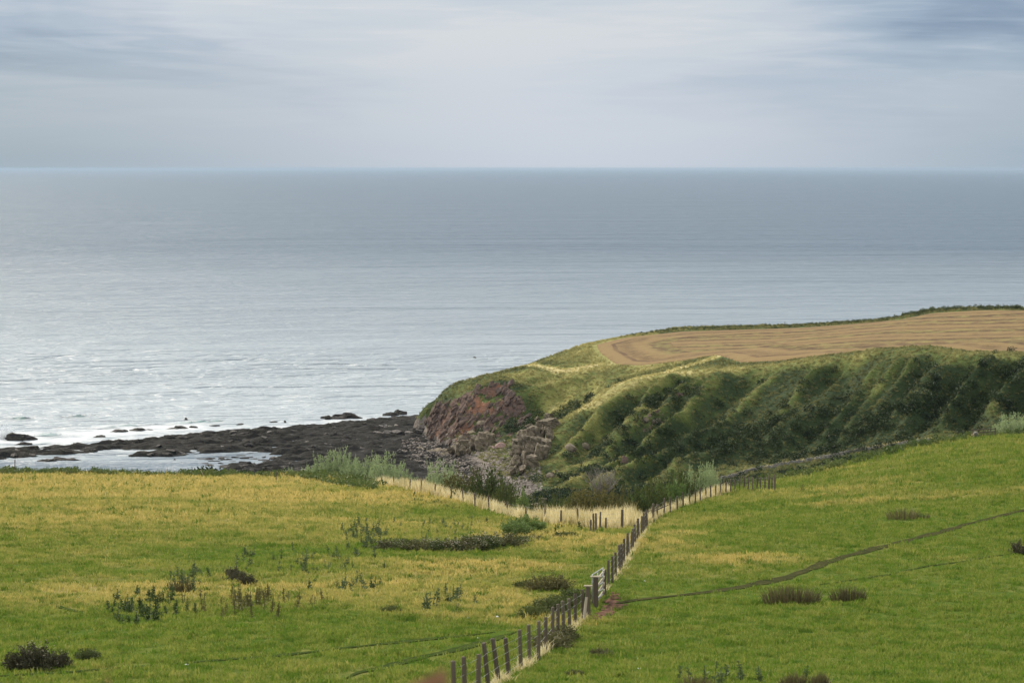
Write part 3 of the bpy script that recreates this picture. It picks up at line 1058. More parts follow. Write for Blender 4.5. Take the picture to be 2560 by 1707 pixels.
M_TRACK = soil_mat("trodden_turf", (0.030, 0.034, 0.014), (0.055, 0.052, 0.022))
M_TRACK2 = soil_mat("trodden_grass", (0.028, 0.045, 0.012), (0.048, 0.062, 0.018))
M_EARTH = soil_mat("bare_red_earth", (0.060, 0.036, 0.026), (0.14, 0.080, 0.055))
gpts = lambda L: [hit(a, b) for a, b in L]
T1 = gpts([(1530, 1512), (1580, 1502), (1680, 1490), (1790, 1478), (1880, 1462), (1960, 1447), (2030, 1422), (2120, 1390), (2230, 1360), (2330, 1334), (2440, 1305), (2570, 1272), (2680, 1250)])
T2 = gpts([(-60, 1695), (150, 1682), (330, 1668), (520, 1654), (700, 1640), (850, 1622), (1000, 1606), (1130, 1594), (1240, 1582)])
T3 = gpts([(860, 1698), (960, 1668), (1060, 1640), (1160, 1620), (1240, 1600), (1290, 1580)])
T4 = gpts([(90, 1505), (150, 1515), (210, 1535)])
T5 = gpts([(120, 1490), (135, 1460), (170, 1430)])
T6 = gpts([(2050, 1462), (2200, 1440), (2400, 1405), (2570, 1380)])
ribbon("path", T1, 0.75, M_TRACK, seed=11)
ribbon("path", T2, 0.48, M_TRACK2, seed=13)
ribbon("path", T3, 0.44, M_TRACK2, seed=15)
ribbon("path", T4, 0.40, M_TRACK2, seed=17)
ribbon("path", T6, 0.30, M_TRACK2, seed=21)
TRACKS = [(T1, 0.66), (T2, 0.58), (T3, 0.55), (T4, 0.35), (T6, 0.32)]


def earth_patch():
    out_ = [hit(a, b) for a, b in ((1468, 1556), (1490, 1530), (1508, 1500), (1530, 1480), (1550, 1478), (1548, 1492), (1540, 1505), (1560, 1512), (1575, 1505), (1560, 1522), (1530, 1535), (1500, 1552), (1478, 1562))]
    poly = [(p[0], p[1]) for p in out_]
    S = 0.16
    xs = np.arange(min(p[0] for p in poly) - 0.4, max(p[0] for p in poly) + 0.4, S)
    ys = np.arange(min(p[1] for p in poly) - 0.4, max(p[1] for p in poly) + 0.4, S)
    X, Y = np.meshgrid(xs, ys)
    d = dist_line(X, Y, poly, True)
    d = np.where(in_poly(X, Y, poly), d, -d) + 0.35 * fbm(X / 0.9, Y / 0.9, 301, 3)
    Z = height(X, Y) + 0.035 + 0.03 * fbm(X / 0.6, Y / 0.6, 303, 3) - 0.05 * sstep(0.15, 0, d)
    ok = (d[:-1, :-1] > 0) & (d[1:, 1:] > 0)
    jj, ii = np.nonzero(ok)
    a = jj * X.shape[1] + ii
    F = np.stack([a, a + 1, a + X.shape[1] + 1, a + X.shape[1]], 1)
    used, inv = np.unique(F.ravel(), return_inverse=True)
    V = np.stack([X.ravel()[used], Y.ravel()[used], Z.ravel()[used]], 1)
    tag(obj("bare_earth", mesh_of("bare_earth", V, inv.reshape(F.shape), M_EARTH, True)), kind="structure")
    return poly


EARTH = earth_patch()

# ------------------------------------------------------------------ grass and other ground cover (countless: one object each)


def blade_proto(name, n, h, r, w, lean, mat, seed, seg=2):
    rg = random.Random(seed)
    V, F = [], []
    for i in range(n):
        a = rg.uniform(0, 2 * math.pi)
        q = r * math.sqrt(rg.random())
        bx, by = q * math.cos(a), q * math.sin(a)
        hh = h * rg.uniform(0.55, 1.1)
        la = rg.uniform(0, 2 * math.pi)
        ln = lean * rg.uniform(0.2, 1.0) * hh
        fa = rg.uniform(0, math.pi)
        wx, wy = math.cos(fa) * w * 0.5, math.sin(fa) * w * 0.5
        k = len(V)
        V += [(bx - wx, by - wy, -0.03), (bx + wx, by + wy, -0.03)]
        mx_, my_ = bx + math.cos(la) * ln * 0.3, by + math.sin(la) * ln * 0.3
        V += [(mx_ - wx * 0.8, my_ - wy * 0.8, hh * 0.55), (mx_ + wx * 0.8, my_ + wy * 0.8, hh * 0.55)]
        V += [(bx + math.cos(la) * ln, by + math.sin(la) * ln, hh)]
        F += [(k, k + 1, k + 3, k + 2), (k + 2, k + 3, k + 4)]
    return obj(name, mesh_of(name, V, F, mat), link=False)


def leafy_proto(name, n, rx, rz, size, mat, seed, up=0.25):
    """low mound of leaves"""
    rg = random.Random(seed)
    V, F = [], []
    for i in range(n):
        a = rg.uniform(0, 2 * math.pi)
        ct = rg.uniform(-0.1, 1)
        st = math.sqrt(max(0, 1 - ct * ct))
        q = rg.uniform(0.55, 1.05)
        c = Vector((rx * q * st * math.cos(a), rx * q * st * math.sin(a), rz * (0.1 + q * max(ct, 0.0))))
        nrm = Vector((rg.gauss(0, 1), rg.gauss(0, 1), rg.gauss(0.3, 1))).normalized()
        t1 = nrm.orthogonal().normalized()
        t2 = nrm.cross(t1)
        sz = size * rg.uniform(0.6, 1.3)
        k = len(V)
        V += [c - t1 * sz * 0.5, c + t2 * sz * 0.28, c + t1 * sz * 0.6, c - t2 * sz * 0.28]
        F.append((k, k + 1, k + 2, k + 3))
    return obj(name, mesh_of(name, V, F, mat), link=False)


def scatter(name, X, Y, protos, scl, tone, label_kind="stuff", dz=0.0, tilt=0.12, Zs_=None):
    n = len(X)
    Z = (height(X, Y) if Zs_ is None else Zs_) + dz
    me = bpy.data.meshes.new(name)
    me.vertices.add(n)
    me.vertices.foreach_set("co", np.stack([X, Y, Z], 1).astype(np.float32).ravel())
    for k, a in (("scl", scl), ("tone", tone)):
        at = me.attributes.new(k, "FLOAT", "POINT")
        at.data.foreach_set("value", np.asarray(np.broadcast_to(a, (n,)), np.float32))
    rot = np.stack([RNG.normal(0, tilt, n), RNG.normal(0, tilt, n), RNG.uniform(0, 6.283, n)], 1).astype(np.float32)
    at = me.attributes.new("rot", "FLOAT_VECTOR", "POINT")
    at.data.foreach_set("vector", rot.ravel())
    at = me.attributes.new("pick", "INT", "POINT")
    at.data.foreach_set("value", RNG.integers(0, len(protos), n).astype(np.int32))
    coll = bpy.data.collections.new(name + "_kinds")
    for i, p in enumerate(protos):
        coll.objects.link(p)
    g = bpy.data.node_groups.new(name + "_scatter", "GeometryNodeTree")
    g.interface.new_socket("Geometry", in_out="INPUT", socket_type="NodeSocketGeometry")
    g.interface.new_socket("Geometry", in_out="OUTPUT", socket_type="NodeSocketGeometry")
    gi = g.nodes.new("NodeGroupInput")
    go = g.nodes.new("NodeGroupOutput")
    ip = g.nodes.new("GeometryNodeInstanceOnPoints")
    ci = g.nodes.new("GeometryNodeCollectionInfo")
    ci.inputs["Collection"].default_value = coll
    ci.inputs["Separate Children"].default_value = True
    ci.inputs["Reset Children"].default_value = True

    def na(nm, dt):
        q = g.nodes.new("GeometryNodeInputNamedAttribute")
        q.data_type = dt
        q.inputs["Name"].default_value = nm
        return q.outputs["Attribute"]
    g.links.new(gi.outputs[0], ip.inputs["Points"])
    g.links.new(ci.outputs[0], ip.inputs["Instance"])
    ip.inputs["Pick Instance"].default_value = True
    g.links.new(na("pick", "INT"), ip.inputs["Instance Index"])
    g.links.new(na("rot", "FLOAT_VECTOR"), ip.inputs["Rotation"])
    g.links.new(na("scl", "FLOAT"), ip.inputs["Scale"])
    g.links.new(ip.outputs[0], go.inputs[0])
    o = obj(name, me)
    md = o.modifiers.new("scatter", "NODES")
    md.node_group = g
    return tag(o, kind="stuff")


def rand_in(n, x0, x1, y0, y1):
    return RNG.uniform(x0, x1, n), RNG.uniform(y0, y1, n)


def on_track(X, Y):
    k = np.zeros(len(X), bool)
    for L, w in TRACKS:
        k |= dist_line(X, Y + 0.25, L) < w * (0.75 + 0.5 * RNG.random(len(X)))
    k |= in_poly(X, Y, EARTH)
    return k


M_TURF = leaf_mat("short_grass", (0.094, 0.168, 0.013), (0.50, 0.385, 0.125), 0.45, attr_mix="tone", mottle=0.8)
M_DRYG = leaf_mat("tall_dry_grass", (0.33, 0.27, 0.095), (0.72, 0.62, 0.36), 0.40, attr_mix="tone")
M_COARSE = leaf_mat("coarse_grass", (0.034, 0.055, 0.013), (0.52, 0.45, 0.18), 0.35, attr_mix="tone")
M_BRACK = leaf_mat("bracken", (0.050, 0.085, 0.020), (0.13, 0.15, 0.040), 0.30, attr_mix="tone")



def edge_d(px):
    """distance at which the sight line through px crosses the edge of the pastures"""
    k = (px - PW / 2) / FPX / math.cos(PITCH)
    best = 250.0
    for (x1, y1), (x2, y2) in zip(EDGE[:-1], EDGE[1:]):
        f1, f2 = x1 - k * y1, x2 - k * y2
        if f1 * f2 <= 0 and f1 != f2:
            best = y1 + (y2 - y1) * f1 / (f1 - f2)
    return best


# short pasture turf
tuft = [blade_proto("turf_tuft", 15, 0.13, 0.24, 0.030, 0.7, M_TURF, k) for k in range(4)]
xs_, ys_ = [], []
for (y0, y1, dens) in ((62, 105, 13.0), (105, 160, 7.0), (160, 215, 4.0), (215, 300, 2.4)):
    xw = 8 + 0.235 * y1
    n = int(2 * xw * (y1 - y0) * dens)
    X, Y = rand_in(n, -xw, xw, y0, y1)
    k = (np.abs(X) < 6 + 0.23 * Y) & in_poly(X, Y, EDGE_POLY)
    xs_.append(X[k])
    ys_.append(Y[k])
X, Y = np.concatenate(xs_), np.concatenate(ys_)
k = ~in_poly(X, Y, EARTH)
X, Y = X[k], Y[k]
trod = on_track(X, Y)
k = ~trod | (RNG.random(len(X)) < np.where(dist_line(X, Y, T1) < 1.2, 0.35, 0.7))
X, Y, trod = X[k], Y[k], trod[k]
dr = dry_at(X, Y)
far = 1 + 0.9 * sstep(100, 260, Y)
patch = 0.75 + 0.5 * np.clip(0.5 + fbm(X / 2.6, Y / 1.8, 401, 3), 0, 1.3)
scatter("pasture_grass", X, Y, tuft, far * patch * RNG.uniform(0.7, 1.25, len(X)) * (1 + 0.5 * dr) * np.where(trod, 0.34, 1.0), np.where(trod, 0.0, np.clip(dr * 1.15 - 0.18 + RNG.normal(0, 0.10, len(X)), 0, 1)), tilt=0.15)

# tall bleached grass between the fences and the den
BELT = [hit(a, b) for a, b in ((940, 1208), (990, 1212), (1053, 1226), (1100, 1236), (1160, 1252), (1222, 1268), (1290, 1284), (1362, 1294), (1440, 1300), (1500, 1300), (1560, 1296), (1620, 1278), (1690, 1250), (1760, 1222))]
n = 62000
X, Y = rand_in(n, -40, 40, 150, 300)
dE = dist_line(X, Y, EDGE)
dB = dist_line(X, Y, BELT)
k = (in_poly(X, Y, EDGE_POLY) & (dE < 14) & (X > -14.5) & (X < 20)) | ((dE < 1.5) & (X > -14.5) & (X < 20))
LFENCE_PX = [(914, 1214), (954, 1217), (985, 1221), (1025, 1231), (1053, 1235), (1087, 1241), (1128, 1249), (1158, 1258), (1188, 1268), (1222, 1278), (1268, 1290), (1315, 1301), (1362, 1308), (1402, 1313), (1445, 1315), (1500, 1319), (1555, 1319), (1633, 1304)]
FFENCE_PX = [(1633, 1304), (1644, 1296), (1660, 1288), (1676, 1283), (1693, 1276), (1708, 1270), (1723, 1264), (1738, 1261), (1751, 1256), (1765, 1250), (1777, 1247), (1789, 1244), (1802, 1241), (1814, 1238), (1826, 1236), (1838, 1233), (1849, 1231), (1860, 1229), (1870, 1228), (1881, 1228), (1892, 1226), (1901, 1225), (1912, 1225), (1922, 1226), (1930, 1226), (1937, 1226)]
LF = [fpos(a, b) for a, b in LFENCE_PX]
FF_ = [fpos(a, b) for a, b in FFENCE_PX]
# only on the seaward side of the fences
inner = in_poly(X, Y, [(-19.5, 60)] + [(p[0], p[1]) for p in LF] + [(p[0], p[1] + 0.2) for p in FF_[1:]] + [(60, 215), (60, 60)])
k &= ~inner
X, Y = X[k], Y[k]
tall = [blade_proto("tall_grass_tuft", 18, 1.0, 0.32, 0.045, 0.35, M_DRYG, 20 + q) for q in range(4)]
tn = np.clip(0.55 + 0.55 * fbm(X / 3, Y / 3, 411, 3) + 0.25 * RNG.normal(0, 1, len(X)), 0, 1)
k = (X < 9) | (RNG.random(len(X)) < 0.55)
X, Y, tn = X[k], Y[k], tn[k]
scatter("tall_pale_grass", X, Y, tall, RNG.uniform(0.75, 1.4, len(X)) * np.where(X > 9, 0.7, 1.0), tn, tilt=0.14)

# mixed rough grass and bracken along the seaward edge of the far pasture and under the dyke
X, Y = rand_in(9000, -75, 60, 230, 312)
dE = dist_line(X, Y, EDGE)
side = np.where(in_poly(X, Y, EDGE_POLY), dE, -dE)
k = ((X < -13) & (side < 7.5) & (side > -6)) | ((X > 19) & (side < 4.2) & (side > -6))
X, Y = X[k], Y[k]
brk = [leafy_proto("bracken_frond", 70, 0.65, 0.75, 0.28, M_BRACK, 30 + q) for q in range(3)] + [blade_proto("rough_tuft", 22, 0.9, 0.4, 0.05, 0.6, M_BRACK, 36 + q) for q in range(2)]
scatter("bracken", X, Y, brk, RNG.uniform(0.5, 1.15, len(X)), np.clip(0.35 + 0.5 * fbm(X / 6, Y / 6, 421, 3), 0, 1), tilt=0.15)

# rough grass all over the headland
X, Y = rand_in(70000, -25, 160, 440, 690)
hz_ = height(X, Y)
gi = np.clip(((X - GX0) / GS).astype(int), 0, nx - 1)
gj = np.clip(((Y - GY0) / GS).astype(int), 0, ny - 1)
k = (hz_ > 2.5) & (w_field[gj, gi] < 0.3) & (ROCK[gj, gi] < 0.35 + 0.25 * RNG.random(len(X))) & (np.abs(X) < 12 + 0.215 * Y) & (Y > 455 - 0.4 * np.maximum(X - 45, 0)) & ~in_poly(X, Y, EDGE_POLY)
X, Y = X[k], Y[k]
tn = TONE[gj[k], gi[k]]
coarse = [blade_proto("coarse_tuft", 20, 0.62, 0.45, 0.10, 0.75, M_COARSE, 50 + q) for q in range(3)] + [leafy_proto("scrub_tuft", 46, 0.55, 0.5, 0.26, M_COARSE, 54 + q) for q in range(2)]
scatter("rough_grass", X, Y, coarse, RNG.uniform(0.38, 0.85, len(X)), np.clip(tn + RNG.normal(0, 0.06, len(X)), 0, 1), tilt=0.2)

# dense scrub of thorn and bramble low on the long slope
M_SCRUB = leaf_mat("thorn_scrub", (0.014, 0.026, 0.010), (0.050, 0.070, 0.022), 0.2, attr_mix="tone")
X, Y = rand_in(9000, -10, 150, 450, 560)
gi = np.clip(((X - GX0) / GS).astype(int), 0, nx - 1)
gj = np.clip(((Y - GY0) / GS).astype(int), 0, ny - 1)
want = np.clip(0.0 - 1.3 * TONE[gj, gi] + 0.34 * fbm(X / 9, Y / 9, 431, 3), 0, 1) * (w_slope[gj, gi] > 0.15)
for px, py, rx, ry in SCRUB:
    c = hit(px, py, 330)
    want = np.maximum(want, 0.85 * np.exp(-(((X - c[0]) / rx) ** 2 + ((Y - c[1]) / ry) ** 2)))
k = (RNG.random(len(X)) < want) & (height(X, Y) > 2.5)
X, Y = X[k], Y[k]
scr = [leafy_proto("scrub_mound", 120, 1.1, 1.2, 0.34, M_SCRUB, 60 + q) for q in range(4)]
scatter("thorn_scrub", X, Y, scr, RNG.uniform(0.5, 1.35, len(X)), np.clip(0.3 + 0.45 * fbm(X / 5, Y / 5, 441, 3), 0, 1), dz=-0.15)
print("scrub", len(X))

# hedge-like rough along the cliff-top edge of the stubble
hedge = FIELD_XY[16:]
hl = densify([P(1560, 842, 648), P(1700, 820, 660), P(2000, 812, 657), P(2200, 800, 653), P(2280, 788, 648), P(2330, 773, 643), P(2450, 769, 640), P(2700, 770, 636)], 0.35)
hl = [(p[0], p[1]) for p in hl]
X = np.array([p[0] for p in hl]) + RNG.normal(0, 0.7, len(hl))
Y = np.array([p[1] for p in hl]) + RNG.normal(0, 1.6, len(hl))
M_RIMV = leaf_mat("clifftop_growth", (0.030, 0.048, 0.015), (0.090, 0.105, 0.035), 0.25, attr_mix="tone")
rimp = [leafy_proto("clifftop_mound", 80, 0.8, 1.0, 0.3, M_RIMV, 70 + q) for q in range(3)]
scatter("clifftop_growth", X, Y, rimp, RNG.uniform(0.4, 0.85, len(X)) * (0.8 + 0.5 * sstep(60, 120, X)), np.clip(0.4 + 0.4 * fbm(X / 6, Y / 6, 451, 2), 0, 1))

# ------------------------------------------------------------------ fences and gate
M_WOOD = wood_mat("weathered_fence_wood", (0.040, 0.030, 0.021), (0.105, 0.082, 0.055))
M_RAIL = wood_mat("pale_split_rail", (0.22, 0.18, 0.12), (0.42, 0.36, 0.26))
M_WIRE, _t, _b, _o = new_mat("galvanised_wire")
_b.inputs["Base Color"].default_value = (0.30, 0.30, 0.29, 1)
_b.inputs["Metallic"].default_value = 0.6
_b.inputs["Roughness"].default_value = 0.5
M_GALV, _t, _b, _o = new_mat("galvanised_tube")
_n = noise(_t, pos(_t), 6.0, 3, 0.5)
_t.links.new(mixc(_t, _n, (0.27, 0.275, 0.27), (0.42, 0.42, 0.40)), _b.inputs["Base Color"])
_b.inputs["Metallic"].default_value = 0.35
_b.inputs["Roughness"].default_value = 0.45


def post_mesh(name, r, h, seed, square=False, mat=None):
    rg = random.Random(seed)
    n = 4 if square else 9
    V, F = [], []
    rings = [(-0.3, 1.05), (0.0, 1.03), (h * 0.35, 1.0), (h * 0.7, 0.96), (h - 0.02, 0.92), (h, 0.80)]
    for z, k in rings:
        jx, jy = rg.uniform(-0.006, 0.006), rg.uniform(-0.006, 0.006)
        for i in range(n):
            a = 2 * math.pi * i / n + math.pi / 4
            q = r * k * (1 + rg.uniform(-0.06, 0.06)) * (1.25 if square else 1)
            V.append((q * math.cos(a) + jx, q * math.sin(a) + jy, z + (rg.uniform(-0.015, 0.015) if z == h else 0)))
    for j in range(len(rings) - 1):
        for i in range(n):
            F.append((j * n + i, j * n + (i + 1) % n, (j + 1) * n + (i + 1) % n, (j + 1) * n + i))
    F.append(tuple(range((len(rings) - 1) * n, len(rings) * n)))
    return mesh_of(name, V, F, mat or M_WOOD, not square)


POSTS = [post_mesh("post", 0.068, 1.28, q) for q in range(5)]
STRAIN = post_mesh("strainer_post", 0.10, 1.42, 9)


def tube(V, F, a, b, r, n=5):
    a, b = Vector(a), Vector(b)
    d = (b - a)
    if d.length < 1e-6:
        return
    d.normalize()
    u = d.orthogonal().normalized()
    w = d.cross(u)
    k = len(V)
    for p in (a, b):
        for i in range(n):
            t_ = 2 * math.pi * i / n
            V.append(tuple(p + u * (r * math.cos(t_)) + w * (r * math.sin(t_))))
    for i in range(n):
        F.append((k + i, k + (i + 1) % n, k + n + (i + 1) % n, k + n + i))
    F.append(tuple(k + i for i in reversed(range(n))))
    F.append(tuple(k + n + i for i in range(n)))


def box_between(a, b, w, h):
    """a board from a to b, w thick, h high"""
    a, b = Vector(a), Vector(b)
    d = (b - a).normalized()
    s_ = Vector((-d.y, d.x, 0)).normalized() * (w / 2)
    u = Vector((0, 0, h / 2))
    V = [a - s_ - u, a + s_ - u, a + s_ + u, a - s_ + u, b - s_ - u, b + s_ - u, b + s_ + u, b - s_ + u]
    F = [(0, 1, 2, 3), (7, 6, 5, 4), (0, 4, 5, 1), (1, 5, 6, 2), (2, 6, 7, 3), (3, 7, 4, 0)]
    return V, F


def fence(label, group, pix, strain=(), heights=None, lean=None, wires=(0.25, 0.55, 0.85, 1.12), maxspan=60.0):
    base = [fpos(a, b) if b < 1700 else hit(a, b) for a, b in pix]
    root = empty("wire_fence", base[0])
    o0 = Vector(base[0])
    rg = random.Random(len(pix))
    for i, p in enumerate(base):
        me = STRAIN if i in strain else POSTS[i % 5]
        q = obj("post", me, root, Vector(p) - o0, (rg.gauss(0, 0.025), rg.gauss(0, 0.03), rg.uniform(0, 6)))
        if lean and i in lean:
            q.rotation_euler = (lean[i][0], lean[i][1], 0)
        hs = (heights or {}).get(i, rg.uniform(0.94, 1.07))
        q.scale = (1, 1, hs)
    for wz in wires:
        V, F = [], []
        for a, b in zip(base[:-1], base[1:]):
            if math.dist(a[:2], b[:2]) > maxspan:
                continue
            a_, b_ = Vector(a) - o0 + Vector((0, 0, wz)), Vector(b) - o0 + Vector((0, 0, wz))
            mid_ = (a_ + b_) / 2 - Vector((0, 0, 0.02))
            tube(V, F, a_, mid_, 0.005, 3)
            tube(V, F, mid_, b_, 0.005, 3)
        obj("wire", mesh_of("wire", V, F, M_WIRE), root)
    tag(root, label, "fence", group)
    return base


near_px = [(1137, 1788), (1163, 1768), (1195, 1750), (1222, 1730), (1247, 1712), (1272, 1696), (1302, 1675), (1323, 1659), (1346, 1648), (1364, 1632), (1380, 1616), (1395, 1603), (1409, 1592), (1424, 1581), (1439, 1567), (1456, 1553)]
fence("brown post and wire fence running up from the bottom edge to the gate", None, near_px, lean={3: (0.0, -0.10), 4: (0.0, -0.13), 5: (0.0, -0.08), 6: (0.0, -0.03)}, heights={3: 1.08, 4: 1.08})
up_px = [(1521, 1464), (1531, 1456), (1539, 1448), (1548, 1438), (1554, 1430), (1559, 1420), (1567, 1408), (1572, 1398), (1578, 1387), (1582, 1379), (1588, 1370), (1593, 1361), (1597, 1354), (1603, 1345), (1607, 1338), (1611, 1331), (1614, 1325), (1619, 1316)]
FB = fence("close-set post fence climbing from the gate to the corner post", None, up_px)
fence("line of short dark posts crossing from the corner post to the dyke", None, FFENCE_PX, strain=(0, 23, 25))
left_px = [p for p in reversed(LFENCE_PX)][1:]
fence("old post fence along the pale tall grass above the den", None, left_px, strain=(0,), heights={k: 0.9 + 0.25 * ((k * 7) % 5) / 5 for k in range(1, 17)})
for i, (a, b, h_) in enumerate(((1476, 1335, 0.75), (1484, 1334, 1.05), (1490, 1330, 1.0), (1514, 1322, 0.7), (1500, 1322, 0.8))):
    p = fpos(a, b)
    q = obj("fence_post", POSTS[i % 5], None, p, (random.gauss(0, 0.05), random.gauss(0, 0.05), 0), (1, 1, h_))
    tag(q, "old leftover post in the cluster below the tall grass belt", "post", "leftover posts in the grass")
for i, (a, b, h_, lab) in enumerate(((690, 1205, 0.95, "lone thin post in the bracken beside the pale willow scrub"), (37, 1182, 1.3, "lone post standing up from the bracken by the shore edge"))):
    p = hit(a, b)
    tag(obj("fence_post", POSTS[i], None, p, (0.02, 0.03, 0), (0.9, 0.9, h_)), lab, "post")
a_, b_ = hit(517, 1199), hit(505, 1185)
V, F = [], []
tube(V, F, (0, 0, -0.2), (-0.75, 0.25, 1.15), 0.035, 6)
tag(obj("leaning_pole", mesh_of("leaning_pole", V, F, M_RAIL), None, a_), "pale bare pole leaning in the bracken edge", "pole")
a_ = hit(1962, 816, 400)
tag(obj("fence_post", POSTS[2], None, a_, (0, 0, 0), (1.2, 1.2, 1.0)), "tiny dark post on the cliff-top rim of the stubble field", "post")

# gateway: two heavy posts, a wooden hurdle and a galvanised gate swung back
gA, gB, gC = hit(1489, 1520), hit(1511, 1487), hit(1470, 1546)


def gatepost(p, r, h, label, cap=0.0):
    root = empty("gate_post", p)
    obj("post", post_mesh("post", r, h, 33, True), root)
    if cap:
        V, F = box_between((-cap, 0, h + 0.02), (cap, 0, h + 0.02), 0.2, 0.045)
        obj("cap_board", mesh_of("cap_board", V, F, M_RAIL), root)
    tag(root, label, "post")


gatepost(gA, 0.12, 1.32, "thick dark gate post with a flat board on top", 0.22)
gatepost(gB, 0.09, 1.15, "square post at the far end of the wooden hurdle")
gatepost(gC, 0.11, 1.30, "squat gate post beside a leaning pale brace", 0.17)
V, F = box_between((0, 0, 0), (-0.30, -0.50, -0.0), 0.09, 0.09)
V, F = [], []
tube(V, F, (0, 0, -0.1), (0.12, 0.35, 0.95), 0.06, 6)
tag(obj("brace", mesh_of("brace", V, F, M_RAIL), None, hit(1459, 1556)), "pale wooden brace leaning on the squat gate post", "brace")
root = empty("wooden_hurdle", gA)
dv = Vector(gB) - Vector(gA)
for i, zz in enumerate((0.22, 0.52, 0.82, 1.10)):
    V, F = box_between(Vector((0, 0, zz)) + dv * 0.02, dv * 0.98 + Vector((0, 0, zz)), 0.05, 0.12)
    obj("rail", mesh_of("rail", V, F, M_RAIL), root)
tag(root, "low wooden hurdle of four pale rails beside the thick gate post", "hurdle")
root = empty("metal_gate", gA)
gd = Vector((P(1507, 1480, gA[1] + 3.1)[0] - gA[0] + 0.14, 3.0, 0))
gd.normalize()
gz = lambda k: float(height(gA[0] + gd.x * k - 0.12, gA[1] + gd.y * k)) - gA[2]
L_ = 3.1
e0, e1 = Vector((-0.14, 0.1, 0)), Vector((-0.14 + gd.x * L_, gd.y * L_, gz(L_) + 0.05))
for zz in (0.25, 0.50, 0.78, 1.08, 1.40):
    V, F = [], []
    tube(V, F, e0 + Vector((0, 0, zz)), e1 + Vector((0, 0, zz)), 0.024, 6)
    obj("rail", mesh_of("rail", V, F, M_GALV, True), root)
for k in (0.0, 0.5, 1.0):
    V, F = [], []
    c_ = e0.lerp(e1, k)
    tube(V, F, c_ + Vector((0, 0, 0.2)), c_ + Vector((0, 0, 1.42)), 0.022, 6)
    obj("upright", mesh_of("upright", V, F, M_GALV, True), root)
tag(root, "silver tubular field gate behind the thick gate post", "gate")

# pale dead grass and wool caught along the foot of the fence
fl = densify([hit(a, b) for a, b in near_px[3:]] + [gC], 0.12) + densify([hit(a, b) for a, b in [(1513, 1478)] + up_px], 0.15)
X = np.array([p[0] for p in fl]) + RNG.normal(0, 0.08, len(fl))
Y = np.array([p[1] for p in fl]) + RNG.normal(0, 0.08, len(fl))
k = RNG.random(len(X)) < np.clip(0.35 + 0.9 * fbm(X * 0 + Y / 4, Y / 4, 461, 2), 0.05, 1)
X, Y = X[k], Y[k]
fg = [blade_proto("dead_tuft", 14, 0.34, 0.14, 0.022, 0.8, M_DRYG, 80 + q) for q in range(3)]
scatter("dead_grass", X, Y, fg, RNG.uniform(0.6, 1.3, len(X)), np.clip(RNG.normal(0.6, 0.25, len(X)), 0, 1))

# ------------------------------------------------------------------ stone dyke


def dyke():
    line = [hit(a, b + 12) for a, b in ((1800, 1188), (1880, 1166), (1960, 1150), (2060, 1134), (2130, 1120), (2200, 1108), (2280, 1097), (2360, 1089), (2440, 1084))]
    L = densify(line, 0.28)
    o0 = Vector(L[0])
    root = empty("stone_dyke", o0)
    rg = random.Random(4)
    V, F = [], []

    def stone(c, sx, sy, sz, rz):
        k = len(V)
        ca, sa = math.cos(rz), math.sin(rz)
        for dx, dy, dz_ in ((-1, -1, -1), (1, -1, -1), (1, 1, -1), (-1, 1, -1), (-.8, -.8, 1), (.8, -.85, 1), (.85, .8, 1), (-.8, .85, 1)):
            x, y, z = dx * sx * rg.uniform(.8, 1.1), dy * sy * rg.uniform(.8, 1.1), dz_ * sz * rg.uniform(.8, 1.15)
            V.append((c[0] + ca * x - sa * y, c[1] + sa * x + ca * y, c[2] + z))
        for f in ((0, 3, 2, 1), (4, 5, 6, 7), (0, 1, 5, 4), (1, 2, 6, 5), (2, 3, 7, 6), (3, 0, 4, 7)):
            F.append(tuple(k + q for q in f))
    for i, p in enumerate(L):
        b = L[min(i + 1, len(L) - 1)]
        a = L[max(i - 1, 0)]
        ang = math.atan2(b[1] - a[1], b[0] - a[0])
        hh = 0.52 + 0.2 * float(pnoise(i * 0.035, 3.3, 7))
        z0 = float(height(p[0], p[1]))
        for r_ in range(4):
            zc_ = z0 + hh * (r_ + 0.5) / 4 - 0.05
            off_ = 0.26 - 0.05 * r_
            for sgn in (-1, 1):
                c = Vector((p[0] - math.sin(ang) * off_ * sgn + rg.uniform(-.05, .05), p[1] + math.cos(ang) * off_ * sgn, zc_)) - o0
                stone(c, 0.17, 0.13, hh / 8, ang + rg.uniform(-.15, .15))
        if rg.random() < 0.55:
            stone(Vector((p[0], p[1], z0 + hh + 0.04)) - o0, 0.19, 0.17, 0.09, ang + rg.uniform(-.4, .4))
    m = rock_mat("dyke_stone", (0.09, 0.082, 0.070), (0.20, 0.185, 0.155), (0.28, 0.265, 0.21), 1.4, 0.5)
    c = obj("stonework", mesh_of("stonework", V, F, m), root)
    c["kind"] = "stuff"
    tag(root, "low drystone dyke with grassy cope along the top of the green slope", "wall")
    return line


